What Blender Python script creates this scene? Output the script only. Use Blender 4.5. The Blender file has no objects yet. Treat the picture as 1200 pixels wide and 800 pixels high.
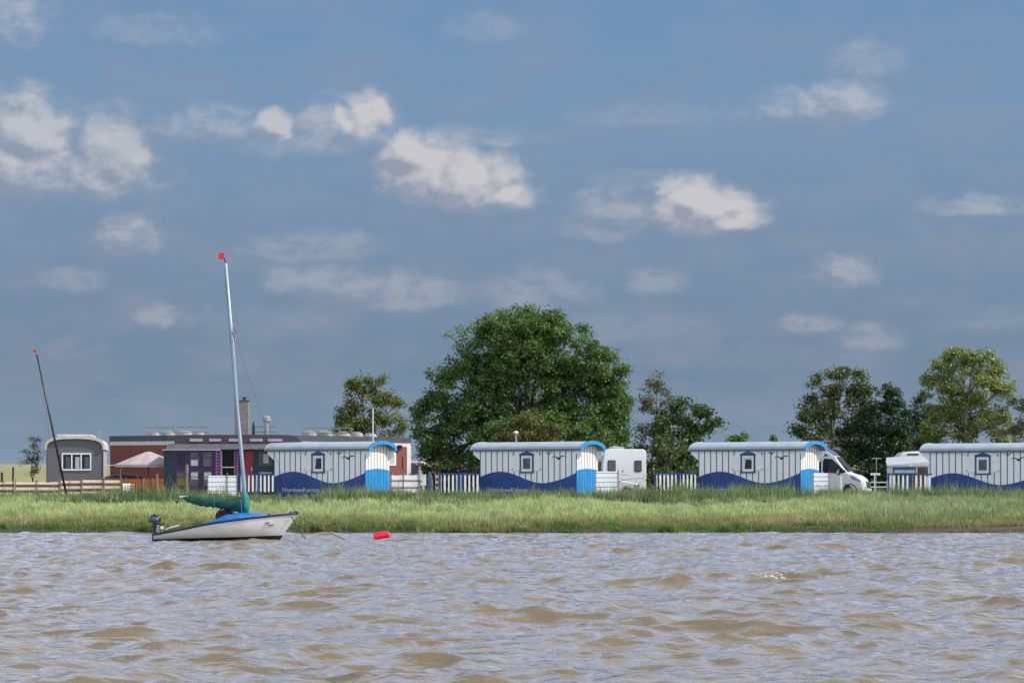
import bpy, math, random
import numpy as np
from mathutils import Vector, Matrix, noise as mnoise
R = math.radians
random.seed(7); rng = np.random.default_rng(11)
scene = bpy.context.scene
COL = scene.collection
F = 3000.0; HZ = 565.0; CAMH = 1.8; GZ = 0.9

def at(px, py, D):
    """photo point (1200 px wide) at depth D -> metres"""
    return Vector(((px - 600) / F * D, D, CAMH - (py - HZ) / F * D))

# ------------------------------------------------------------------ materials
def newmat(name):
    m = bpy.data.materials.new(name); m.use_nodes = True
    nt = m.node_tree; b = nt.nodes['Principled BSDF']
    return m, nt, b
def nd(nt, t, **kw):
    n = nt.nodes.new(t)
    for k, v in kw.items(): setattr(n, k, v)
    return n
def mth(nt, op, a, b=None, c=None, clamp=False):
    n = nt.nodes.new('ShaderNodeMath'); n.operation = op; n.use_clamp = clamp
    for i, v in enumerate((a, b, c)):
        if v is None: continue
        if isinstance(v, (int, float)): n.inputs[i].default_value = v
        else: nt.links.new(v, n.inputs[i])
    return n.outputs[0]
def mixc(nt, f, a, b):
    n = nt.nodes.new('ShaderNodeMix'); n.data_type = 'RGBA'
    for s, v in ((n.inputs[0], f), (n.inputs[6], a), (n.inputs[7], b)):
        if isinstance(v, (int, float)): s.default_value = v
        elif isinstance(v, (tuple, list)): s.default_value = tuple(v[:3]) + (1,)
        else: nt.links.new(v, s)
    return n.outputs[2]
def mat(name, col, rough=0.6, metal=0.0, var=0.12, scale=3.0, streak=0.0, bump=0.0, spec=0.5):
    m, nt, b = newmat(name)
    tc = nd(nt, 'ShaderNodeTexCoord')
    no = nd(nt, 'ShaderNodeTexNoise'); no.inputs['Scale'].default_value = scale; no.inputs['Detail'].default_value = 5
    nt.links.new(tc.outputs['Object'], no.inputs['Vector'])
    f = mth(nt, 'MULTIPLY_ADD', no.outputs['Fac'], 2.0, -0.5, clamp=True)
    dark = [c * (1 - var * 1.6) for c in col]; light = [min(1, c * (1 + var * .7)) for c in col]
    c = mixc(nt, f, dark, light)
    if streak:
        mp = nd(nt, 'ShaderNodeMapping'); mp.inputs['Scale'].default_value = (9, 9, .7)
        nt.links.new(tc.outputs['Object'], mp.inputs['Vector'])
        n2 = nd(nt, 'ShaderNodeTexNoise'); n2.inputs['Scale'].default_value = 1.3; n2.inputs['Detail'].default_value = 4
        nt.links.new(mp.outputs['Vector'], n2.inputs['Vector'])
        g = mth(nt, 'MULTIPLY', mth(nt, 'MULTIPLY_ADD', n2.outputs['Fac'], 3.0, -1.3, clamp=True), streak)
        c = mixc(nt, g, c, [x * .45 for x in col])
    nt.links.new(c, b.inputs['Base Color'])
    b.inputs['Roughness'].default_value = rough; b.inputs['Metallic'].default_value = metal
    b.inputs['Specular IOR Level'].default_value = spec
    if bump:
        bp = nd(nt, 'ShaderNodeBump'); bp.inputs['Strength'].default_value = bump; bp.inputs['Distance'].default_value = .02
        n3 = nd(nt, 'ShaderNodeTexNoise'); n3.inputs['Scale'].default_value = scale * 8
        nt.links.new(tc.outputs['Object'], n3.inputs['Vector'])
        nt.links.new(n3.outputs['Fac'], bp.inputs['Height']); nt.links.new(bp.outputs[0], b.inputs['Normal'])
    return m
def stripes(name, cols, period, off=0.0, axis='Z', rough=.85, transl=0.0, warp=0.03):
    """soft woven stripes along an object axis; cols = [(pos, colour)...]"""
    m, nt, b = newmat(name)
    tc = nd(nt, 'ShaderNodeTexCoord'); sp = nd(nt, 'ShaderNodeSeparateXYZ')
    nt.links.new(tc.outputs['Object'], sp.inputs[0])
    no = nd(nt, 'ShaderNodeTexNoise'); no.inputs['Scale'].default_value = 1.6
    nt.links.new(tc.outputs['Object'], no.inputs['Vector'])
    v = mth(nt, 'MULTIPLY_ADD', no.outputs['Fac'], warp * 2, sp.outputs[axis])
    v = mth(nt, 'FRACT', mth(nt, 'DIVIDE', mth(nt, 'ADD', v, off), period))
    r = nd(nt, 'ShaderNodeValToRGB'); e = r.color_ramp.elements
    e[0].position, e[0].color = cols[0][0], tuple(cols[0][1]) + (1,)
    e[1].position, e[1].color = cols[-1][0], tuple(cols[-1][1]) + (1,)
    for p, c in cols[1:-1]:
        q = e.new(p); q.color = tuple(c) + (1,)
    nt.links.new(v, r.inputs[0]); nt.links.new(r.outputs[0], b.inputs['Base Color'])
    b.inputs['Roughness'].default_value = rough
    if transl:
        t = nd(nt, 'ShaderNodeBsdfTranslucent'); nt.links.new(r.outputs[0], t.inputs[0])
        mx = nd(nt, 'ShaderNodeMixShader'); mx.inputs[0].default_value = transl
        nt.links.new(b.outputs[0], mx.inputs[1]); nt.links.new(t.outputs[0], mx.inputs[2])
        nt.links.new(mx.outputs[0], nt.nodes['Material Output'].inputs[0])
    return m

M = {}
M['white'] = mat('white_paint', (.84, .85, .86), .55, var=.05, scale=2, streak=.16)
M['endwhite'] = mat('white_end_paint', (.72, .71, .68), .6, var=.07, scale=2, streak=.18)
M['batten'] = mat('blue_batten_paint', (.010, .045, .22), .6)
M['navy'] = mat('navy_wave_paint', (.004, .052, .25), .45, var=.25, scale=1.5, streak=.2)
M['sky'] = mat('light_blue_paint', (.02, .25, .56), .55, var=.15, scale=2, streak=.3)
M['skyline'] = mat('mid_blue_groove', (.008, .09, .33), .6)
M['tin'] = mat('painted_roof_metal', (.35, .42, .48), .45, metal=.0, var=.12, scale=1.2, bump=.1)
M['tindark'] = mat('roof_edge_trim', (.10, .15, .22), .5)
M['glass'] = mat('window_glass', (.008, .016, .038), .08, var=.4, scale=1.5, spec=.22)
M['glassgrey'] = mat('blind_glass', (.085, .095, .12), .12, var=.3, spec=.3)
M['curtain'] = mat('net_curtain', (.45, .47, .5), .8, var=.2, scale=6)
M['lettering'] = mat('lettering_white', (.62, .66, .72), .6)
M['gull'] = mat('gull_navy', (.008, .018, .06), .6)
M['blackmetal'] = mat('black_metal', (.012, .014, .02), .4)
M['alu'] = mat('mast_aluminium', (.50, .53, .58), .4, metal=.1, var=.06)
M['steel'] = mat('galvanised_steel', (.33, .35, .37), .45, metal=.6)
M['greycladding'] = None
M['cream'] = mat('cream_roof', (.55, .53, .47), .6, streak=.2)
M['whitetrim'] = mat('white_trim', (.75, .76, .77), .5, var=.04)
M['purple'] = mat('purple_paint', (.05, .014, .085), .5, var=.2)
M['lilac'] = mat('lilac_lattice', (.26, .085, .23), .6)
M['teal'] = mat('dark_teal_paint', (.006, .022, .05), .5, var=.3)
M['roofgrey'] = mat('felt_roof_grey', (.10, .10, .115), .8, var=.2, bump=.2)
M['red'] = mat('red_door_paint', (.28, .012, .022), .5, var=.2)
M['wood'] = mat('weathered_wood', (.23, .19, .14), .85, var=.35, scale=5, streak=.4, bump=.3)
M['darkwood'] = mat('dark_post_wood', (.06, .05, .045), .9, var=.3)
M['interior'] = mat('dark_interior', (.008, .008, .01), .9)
M['orange'] = mat('orange_stained_boards', (.42, .11, .025), .7, var=.3, scale=4, streak=.35)
M['parasol'] = None
M['vanwhite'] = mat('vehicle_white', (.70, .71, .73), .25, var=.04, scale=1, streak=.06)
M['vanblack'] = mat('black_trim', (.012, .013, .016), .35)
M['vanblue'] = mat('vehicle_blue_graphic', (.02, .12, .32), .3)
M['chrome'] = mat('lamp_lens', (.26, .29, .33), .12, metal=.2)
M['rubber'] = mat('tyre_rubber', (.015, .015, .016), .8)
M['tarpblue'] = mat('slate_blue_canvas', (.07, .11, .17), .8, var=.25)
M['awning'] = mat('awning_grey', (.42, .44, .46), .7, var=.1)
M['brownwood'] = mat('brown_cupboard', (.12, .045, .02), .6)
M['whitecap'] = mat('white_dome', (.36, .34, .31), .6, var=.3)
M['concrete'] = mat('chimney_render', (.24, .21, .21), .85, var=.2, streak=.2, bump=.3)
M['parapet'] = mat('roof_edge_slate', (.055, .07, .09), .6, var=.2)
M['band'] = mat('white_band', (.62, .58, .57), .7, var=.1, streak=.25)
M['redtape'] = mat('red_plastic', (.75, .02, .035), .4, var=.05)
M['buoy'] = mat('buoy_red', (.80, .012, .05), .35, var=.08)
M['sailcover'] = mat('green_sail_cover', (.003, .075, .058), .7, var=.35, scale=5, bump=.4)
M['hullcover'] = mat('blue_tarpaulin', (.012, .16, .50), .5, var=.25, scale=4, bump=.5)
M['gunwale'] = mat('navy_gunwale', (.008, .014, .07), .4)
M['maroon'] = mat('maroon_cloth', (.055, .012, .010), .85, var=.5, scale=8)
M['pink'] = mat('pale_cloth', (.6, .42, .36), .8)
M['motor'] = mat('outboard_grey', (.07, .09, .13), .4, var=.15)
M['yellowrope'] = mat('yellow_rope', (.42, .36, .16), .8)
M['darkrope'] = mat('dark_rope', (.06, .065, .07), .8)
M['bluerope'] = mat('blue_rope', (.03, .16, .32), .7)
M['deck'] = mat('deck_grey', (.45, .46, .46), .6)
M['bark'] = mat('bark', (.075, .06, .045), .95, var=.4, scale=4, bump=.6)
M['palebark'] = mat('pale_bark', (.26, .24, .20), .9, var=.35, scale=4, bump=.4)
M['carblue'] = mat('car_slate_blue', (.04, .065, .10), .25, var=.05)

def clad(name, col, period, groove, axis='Z', gw=.12, rough=.7):
    g = groove
    return stripes(name, [(0, g), (gw * .5, g), (gw, col), (1, [c * .93 for c in col])], period, axis=axis, rough=rough, warp=0)
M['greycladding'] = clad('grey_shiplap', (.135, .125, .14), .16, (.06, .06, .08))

def brickmat():
    m, nt, b = newmat('red_brick')
    tc = nd(nt, 'ShaderNodeTexCoord'); mp = nd(nt, 'ShaderNodeMapping'); mp.inputs['Rotation'].default_value = (R(90), 0, 0)
    nt.links.new(tc.outputs['UV'], mp.inputs[0])
    br = nd(nt, 'ShaderNodeTexBrick'); br.inputs['Scale'].default_value = 4.0
    br.inputs['Color1'].default_value = (.26, .060, .045, 1); br.inputs['Color2'].default_value = (.17, .038, .032, 1)
    br.inputs['Mortar'].default_value = (.24, .17, .14, 1); br.inputs['Mortar Size'].default_value = .018
    nt.links.new(tc.outputs['UV'], br.inputs[0])
    no = nd(nt, 'ShaderNodeTexNoise'); no.inputs['Scale'].default_value = 1.2
    nt.links.new(tc.outputs['Object'], no.inputs[0])
    c = mixc(nt, mth(nt, 'MULTIPLY', no.outputs['Fac'], .5), br.outputs['Color'], (.13, .05, .045))
    nt.links.new(c, b.inputs['Base Color']); b.inputs['Roughness'].default_value = .9
    return m
M['brick'] = brickmat()
def clothmat(name, col, tr=.35):
    m, nt, b = newmat(name); b.inputs['Base Color'].default_value = tuple(col) + (1,); b.inputs['Roughness'].default_value = .85
    t = nd(nt, 'ShaderNodeBsdfTranslucent'); t.inputs[0].default_value = tuple(col) + (1,)
    mx = nd(nt, 'ShaderNodeMixShader'); mx.inputs[0].default_value = tr
    nt.links.new(b.outputs[0], mx.inputs[1]); nt.links.new(t.outputs[0], mx.inputs[2])
    nt.links.new(mx.outputs[0], nt.nodes['Material Output'].inputs[0])
    return m
M['parasol'] = clothmat('parasol_cloth', (.62, .53, .55))
CREAM = (.74, .60, .45); BROWN = (.10, .06, .06)
M['windbreak_brown'] = stripes('cream_brown_stripes', [(0, CREAM), (.30, CREAM), (.46, BROWN), (.82, BROWN), (.97, CREAM), (1, CREAM)], .33, off=.02, transl=.25, warp=.01)
M['windbreak_blue'] = stripes('white_thin_blue_stripes', [(0, (.72, .75, .76)), (.70, (.75, .77, .78)), (.76, (.03, .16, .30)), (.84, (.03, .16, .30)), (.9, (.74, .76, .77)), (1, (.74, .76, .77))], .27, transl=.2, warp=.015)
M['windbreak_grey'] = stripes('white_grey_stripes', [(0, (.70, .71, .72)), (.42, (.70, .70, .72)), (.58, (.16, .15, .19)), (.72, (.20, .19, .23)), (.9, (.70, .71, .72)), (1, (.70, .71, .72))], .40, transl=.2)

def leafmat(name):
    m, nt, b = newmat(name)
    a = nd(nt, 'ShaderNodeAttribute'); a.attribute_name = 'tint'
    d = nd(nt, 'ShaderNodeBsdfDiffuse'); nt.links.new(a.outputs['Color'], d.inputs[0])
    t = nd(nt, 'ShaderNodeBsdfTranslucent'); nt.links.new(a.outputs['Color'], t.inputs[0])
    g = nd(nt, 'ShaderNodeBsdfGlossy'); g.inputs['Roughness'].default_value = .45; g.inputs[0].default_value = (.5, .55, .5, 1)
    mx = nd(nt, 'ShaderNodeMixShader'); mx.inputs[0].default_value = .36
    nt.links.new(d.outputs[0], mx.inputs[1]); nt.links.new(t.outputs[0], mx.inputs[2])
    m2 = nd(nt, 'ShaderNodeMixShader'); m2.inputs[0].default_value = .05
    nt.links.new(mx.outputs[0], m2.inputs[1]); nt.links.new(g.outputs[0], m2.inputs[2])
    nt.links.new(m2.outputs[0], nt.nodes['Material Output'].inputs[0]); nt.nodes.remove(b)
    return m
M['leaf'] = leafmat('leaf'); M['grassblade'] = leafmat('grass_blade')

# ------------------------------------------------------------------ objects
def tag(o, label=None, cat=None, group=None, kind=None):
    if label: o['label'] = label
    if cat: o['category'] = cat
    if group: o['group'] = group
    if kind: o['kind'] = kind
    return o
def thing(name, label, cat, loc=(0, 0, 0), rotz=0, group=None):
    o = bpy.data.objects.new(name, None); COL.objects.link(o); o.empty_display_size = .2
    o.location = loc; o.rotation_euler = (0, 0, rotz)
    return tag(o, label, cat, group)
class MB:
    def __init__(s): s.v = []; s.f = []; s.m = []
    def add(s, vs, fs, mi=0):
        k = len(s.v); s.v += [tuple(v) for v in vs]; s.f += [tuple(i + k for i in f) for f in fs]; s.m += [mi] * len(fs); return s
    def box(s, x0, x1, y0, y1, z0, z1, mi=0, M4=None):
        vs = [Vector((x, y, z)) for z in (z0, z1) for y in (y0, y1) for x in (x0, x1)]
        if M4 is not None: vs = [M4 @ v for v in vs]
        return s.add(vs, [(0, 2, 3, 1), (4, 5, 7, 6), (0, 1, 5, 4), (2, 6, 7, 3), (0, 4, 6, 2), (1, 3, 7, 5)], mi)
    def prism(s, poly, a, b, plane='xz', mi=0):
        """poly 2-D outline; extruded along the third axis from a to b"""
        def p(q, t):
            return (q[0], t, q[1]) if plane == 'xz' else ((t, q[0], q[1]) if plane == 'yz' else (q[0], q[1], t))
        n = len(poly); vs = [p(q, a) for q in poly] + [p(q, b) for q in poly]
        fs = [tuple(range(n)), tuple(range(2 * n - 1, n - 1, -1))] + [(i, i + n, (i + 1) % n + n, (i + 1) % n) for i in range(n)]
        return s.add(vs, fs, mi)
    def tube(s, pts, rs, n=8, mi=0, caps=True):
        pts = [Vector(p) for p in pts]
        if isinstance(rs, (int, float)): rs = [rs] * len(pts)
        rings = []; ref = None
        for i, p in enumerate(pts):
            d = (pts[min(i + 1, len(pts) - 1)] - pts[max(i - 1, 0)])
            d = d.normalized() if d.length > 1e-9 else Vector((0, 0, 1))
            if ref is None: ref = Vector((1, 0, 0)) if abs(d.x) < .8 else Vector((0, 1, 0))
            u = d.cross(ref).normalized(); w = d.cross(u).normalized(); ref = -w if False else ref
            rings.append([p + (u * math.cos(2 * math.pi * k / n) + w * math.sin(2 * math.pi * k / n)) * rs[i] for k in range(n)])
        vs = [v for r in rings for v in r]; fs = []
        for i in range(len(pts) - 1):
            for k in range(n):
                a = i * n + k; b = i * n + (k + 1) % n
                fs.append((a, b, b + n, a + n))
        if caps: fs += [tuple(range(n - 1, -1, -1)), tuple(range(len(vs) - n, len(vs)))]
        return s.add(vs, fs, mi)
    def lathe(s, prof, c=(0, 0, 0), n=16, mi=0, sx=1, sy=1, tilt=None):
        vs = []
        for r, z in prof:
            for k in range(n):
                v = Vector((r * sx * math.cos(2 * math.pi * k / n), r * sy * math.sin(2 * math.pi * k / n), z))
                if tilt is not None: v = tilt @ v
                vs.append(v + Vector(c))
        fs = []
        for i in range(len(prof) - 1):
            for k in range(n):
                a = i * n + k; b = i * n + (k + 1) % n; fs.append((a, b, b + n, a + n))
        fs += [tuple(range(n - 1, -1, -1)), tuple(range(len(vs) - n, len(vs)))]
        return s.add(vs, fs, mi)
    def grid(s, P, mi=0):
        """P rows x cols of points"""
        r, c = len(P), len(P[0]); vs = [p for row in P for p in row]
        return s.add(vs, [(i * c + j, i * c + j + 1, (i + 1) * c + j + 1, (i + 1) * c + j) for i in range(r - 1) for j in range(c - 1)], mi)
    def build(s, name, mats, parent=None, smooth=False, bevel=0, loc=None, rot=None, solid=0):
        me = bpy.data.meshes.new(name); me.from_pydata(s.v, [], s.f)
        if not isinstance(mats, (list, tuple)): mats = [mats]
        for m in mats: me.materials.append(m)
        if len(mats) > 1: me.polygons.foreach_set('material_index', s.m)
        import bmesh
        b = bmesh.new(); b.from_mesh(me); bmesh.ops.recalc_face_normals(b, faces=b.faces); b.to_mesh(me); b.free()
        if smooth: me.polygons.foreach_set('use_smooth', [True] * len(me.polygons))
        me.update()
        o = bpy.data.objects.new(name, me); COL.objects.link(o)
        if parent is not None: o.parent = parent
        if loc is not None: o.location = loc
        if rot is not None: o.rotation_euler = rot
        if solid:
            md = o.modifiers.new('solid', 'SOLIDIFY'); md.thickness = solid; md.offset = 0
        if bevel:
            md = o.modifiers.new('bevel', 'BEVEL'); md.width = bevel; md.segments = 3; md.limit_method = 'ANGLE'; md.angle_limit = R(35)
            md.harden_normals = False
        return o
def copy_tree(o, parent=None):
    c = o.copy(); COL.objects.link(c)
    if parent is not None: c.parent = parent
    for ch in list(o.children): copy_tree(ch, c)
    return c
def seg(a, b, n, sag=0):
    a, b = Vector(a), Vector(b)
    return [a.lerp(b, i / n) - Vector((0, 0, sag * 4 * (i / n) * (1 - i / n))) for i in range(n + 1)]
def text_mesh(name, body, size, m, parent, loc, rot=(R(90), 0, 0), ext=.004, width=None):
    cu = bpy.data.curves.new(name, 'FONT'); cu.body = body; cu.size = size; cu.extrude = ext; cu.resolution_u = 3
    tmp = bpy.data.objects.new('tmp', cu); COL.objects.link(tmp)
    bpy.context.view_layer.update()
    me = bpy.data.meshes.new_from_object(tmp.evaluated_get(bpy.context.evaluated_depsgraph_get()))
    bpy.data.objects.remove(tmp); bpy.data.curves.remove(cu)
    me.name = name; me.materials.clear(); me.materials.append(m)
    if width:
        xs = [v.co.x for v in me.vertices]; k = width / (max(xs) - min(xs))
        for v in me.vertices: v.co.x *= k
    o = bpy.data.objects.new(name, me); COL.objects.link(o); o.parent = parent; o.location = loc; o.rotation_euler = rot
    return o

# ------------------------------------------------------------------ ground height
def sstep(x, a, b):
    t = np.clip((x - a) / (b - a), 0, 1); return t * t * (3 - 2 * t)
def ground_z(x, y):
    x = np.asarray(x, float); y = np.asarray(y, float)
    sh = 91.6 + .35 * np.sin(x * .31) + .25 * np.sin(x * .83 + 1.3) + .12 * np.sin(x * 2.1)
    t = y - sh
    z = np.where(t < 0, t * .16, 0)
    z = z + sstep(t, 0, .9) * (.13 + .05 * np.sin(x * .7) + .06 * sstep(x, 8, 16)) + sstep(t, .8, 46) * .62 + sstep(t, 46, 60) * .06
    z = z + .05 * np.sin(x * .23 + y * .11) * sstep(t, 3, 10) * (1 - sstep(t, 40, 50))
    z = np.minimum(z, 10) + sstep(y, 372, 402) * 3.9 - sstep(y, 410, 440) * 3.9
    return z
gx = np.concatenate([-np.geomspace(3000, 42, 16), np.arange(-40, 40.01, .4), np.geomspace(42, 3000, 16)])
gy = np.concatenate([[60, 75, 85, 88, 90], np.arange(90.6, 96, .15), np.arange(96.2, 150, 1.0), np.arange(150, 370, 20), np.arange(370, 445, 3), [500, 700, 1200, 2500, 6000]])
X, Y = np.meshgrid(gx, gy); Z = ground_z(X, Y)
def sheet(name, X, Y, Z, m, smooth=True):
    r, c = X.shape; me = bpy.data.meshes.new(name)
    co = np.stack([X, Y, Z], -1).reshape(-1, 3); me.vertices.add(r * c); me.vertices.foreach_set('co', co.ravel())
    i = (np.arange(r - 1)[:, None] * c + np.arange(c - 1)[None, :]).ravel()
    q = np.stack([i, i + 1, i + c + 1, i + c], 1).astype(np.int32)
    me.loops.add(q.size); me.loops.foreach_set('vertex_index', q.ravel())
    me.polygons.add(len(q)); me.polygons.foreach_set('loop_start', np.arange(0, q.size, 4, dtype=np.int32))
    me.polygons.foreach_set('use_smooth', np.ones(len(q), bool)); me.materials.append(m); me.update(calc_edges=True); me.validate()
    o = bpy.data.objects.new(name, me); COL.objects.link(o); return o
def groundmat():
    m, nt, b = newmat('ground_earth_and_grass')
    g = nd(nt, 'ShaderNodeNewGeometry'); sp = nd(nt, 'ShaderNodeSeparateXYZ'); nt.links.new(g.outputs['Position'], sp.inputs[0])
    n1 = nd(nt, 'ShaderNodeTexNoise'); n1.inputs['Scale'].default_value = .9; n1.inputs['Detail'].default_value = 8; nt.links.new(g.outputs['Position'], n1.inputs[0])
    n2 = nd(nt, 'ShaderNodeTexNoise'); n2.inputs['Scale'].default_value = .06; n2.inputs['Detail'].default_value = 6; nt.links.new(g.outputs['Position'], n2.inputs[0])
    grass = mixc(nt, n1.outputs['Fac'], (.07, .09, .03), (.16, .17, .06))
    dike = mixc(nt, mth(nt, 'MULTIPLY_ADD', n2.outputs['Fac'], 2, -.5, clamp=True), (.20, .22, .09), (.30, .26, .13))
    mud = mixc(nt, n1.outputs['Fac'], (.03, .018, .012), (.09, .06, .04))
    fm = mth(nt, 'MULTIPLY_ADD', sp.outputs['Z'], -5.0, 1.7, clamp=True)
    c = mixc(nt, fm, grass, mud)
    c = mixc(nt, mth(nt, 'MULTIPLY_ADD', sp.outputs['Y'], .02, -5.0, clamp=True), c, dike)
    nt.links.new(c, b.inputs['Base Color']); b.inputs['Roughness'].default_value = .95
    bp = nd(nt, 'ShaderNodeBump'); bp.inputs['Distance'].default_value = .1; nt.links.new(n1.outputs['Fac'], bp.inputs['Height']); nt.links.new(bp.outputs[0], b.inputs['Normal'])
    return m
ground = sheet('ground', X, Y, Z, groundmat()); tag(ground, 'low salt marsh bank rising from the river, with a sea dike behind', None, kind='structure')

# ------------------------------------------------------------------ water
def dens(lo, hi, a, b, sf, sc):
    pass
ys = [4.0]
while ys[-1] < 93.5:
    y = ys[-1]; ys.append(y + (.35 if y < 19 else max(.065, .10 * (y / 45))))
wy = np.array([-400, -200, -100, -50, -25, -12, -6, 0] + ys)
xf = np.arange(-21, 21.001, .075); xo = [21]
while xo[-1] < 42: xo.append(xo[-1] + .3)
while xo[-1] < 2500: xo.append(xo[-1] * 1.15)
xo = np.array(xo[1:]); wx = np.concatenate([-xo[::-1], xf, xo])
X, Y = np.meshgrid(wx.astype(np.float64), wy)
Hh = np.zeros_like(X); DX = np.zeros_like(X); DY = np.zeros_like(X)
nw = 70
lam = np.geomspace(.30, 5.0, nw)
for L in lam:
    th = rng.normal(0, .62 if L > 1 else .85) + R(-100)          # waves run mostly toward the camera, a little to the left
    k = 2 * math.pi / L; ph = rng.uniform(0, 2 * math.pi)
    amp = .0064 * L ** (.88 if L < 1.4 else -.05) * (1.4 ** .93 if L >= 1.4 else 1) * rng.uniform(.6, 1.4)
    cx, cy = math.cos(th), math.sin(th); p = k * (cx * X + cy * Y) + ph
    Hh += amp * np.cos(p); DX -= amp * cx * np.sin(p) * 1.25; DY -= amp * cy * np.sin(p) * 1.25
# groupiness: patches of bigger and calmer chop
gr = 1 + .22 * np.sin(X * .53 + .8 * np.sin(Y * .21)) * np.sin(Y * .37 + 1.2 * np.sin(X * .19) + 2)
att = 1 - .75 * sstep(Y, 86, 92.5)
bx, by = (1115 - 600) / F * 41.0, 41.0
bumpz = .25 * np.exp(-((X - bx) / .85) ** 2 - ((Y - by) / .8) ** 2)
Hz_ = Hh * gr * att + bumpz
foam = np.zeros_like(X)
for fx, fy, ra, rb, s in ((900, 677, .75, 1.3, 1.0), (1192, 663, .8, 1.2, 1.0), (870, 622, .9, 1.2, .0), (645 / 4.44 + 150 - 1.5, 627, 1.0, 1.6, .9), (1140, 625.5, 1.6, 1.5, .9), (955, 625, 1.2, 1.5, .9), (60, 625, 2.5, 1.2, .6), (597, 642, .25, .8, .7), (655, 641, .3, .8, .6), (300, 636, 1.4, 2.0, .55)):
    Dd = F * CAMH / (fy - HZ); foam += s * np.exp(-(((X - (fx - 600) / F * Dd) / ra) ** 2 + ((Y - Dd) / rb) ** 2))
crest = np.clip((Hz_ - .13) / .05, 0, 1)
foam = np.clip(foam + crest * .35, 0, 1)
def watermat():
    m, nt, b = newmat('turbid_tidal_water')
    tc = nd(nt, 'ShaderNodeNewGeometry')
    n1 = nd(nt, 'ShaderNodeTexNoise'); n1.inputs['Scale'].default_value = .35; n1.inputs['Detail'].default_value = 3; nt.links.new(tc.outputs['Position'], n1.inputs[0])
    c = mixc(nt, n1.outputs['Fac'], (.140, .106, .060), (.205, .162, .096))
    at_ = nd(nt, 'ShaderNodeAttribute'); at_.attribute_name = 'foam'
    n3 = nd(nt, 'ShaderNodeTexNoise'); n3.inputs['Scale'].default_value = 14; n3.inputs['Detail'].default_value = 5; nt.links.new(tc.outputs['Position'], n3.inputs[0])
    ff = mth(nt, 'MULTIPLY_ADD', mth(nt, 'SUBTRACT', mth(nt, 'ADD', mth(nt, 'MULTIPLY', at_.outputs['Fac'], .30), n3.outputs['Fac']), .80), 5, 0, clamp=True)
    c = mixc(nt, ff, c, (.75, .74, .70))
    nt.links.new(c, b.inputs['Base Color'])
    b.inputs['IOR'].default_value = 1.60
    nt.links.new(mth(nt, 'MULTIPLY_ADD', ff, .5, .05), b.inputs['Roughness'])
    mp = nd(nt, 'ShaderNodeMapping'); mp.inputs['Scale'].default_value = (1, 1.5, 1); mp.inputs['Rotation'].default_value = (0, 0, R(12)); nt.links.new(tc.outputs['Position'], mp.inputs[0])
    n2 = nd(nt, 'ShaderNodeTexNoise'); n2.inputs['Scale'].default_value = 3.4; n2.inputs['Detail'].default_value = 4; n2.inputs['Roughness'].default_value = .45; n2.inputs['Distortion'].default_value = .4
    nt.links.new(mp.outputs[0], n2.inputs[0])
    bp = nd(nt, 'ShaderNodeBump'); bp.inputs['Strength'].default_value = 1.0; bp.inputs['Distance'].default_value = .040
    n4 = nd(nt, 'ShaderNodeTexNoise'); n4.inputs['Scale'].default_value = 9.5; n4.inputs['Detail'].default_value = 3; nt.links.new(mp.outputs[0], n4.inputs[0])
    nt.links.new(mth(nt, 'MULTIPLY_ADD', n4.outputs['Fac'], .16, n2.outputs['Fac']), bp.inputs['Height']); nt.links.new(bp.outputs[0], b.inputs['Normal'])
    return m
water = sheet('water', X + DX * gr * att, Y + DY * gr * att, Hz_, watermat())
a = water.data.attributes.new('foam', 'FLOAT', 'POINT'); a.data.foreach_set('value', foam.ravel().astype(np.float32))
tag(water, 'choppy brown tidal river water', None, kind='structure')

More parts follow.
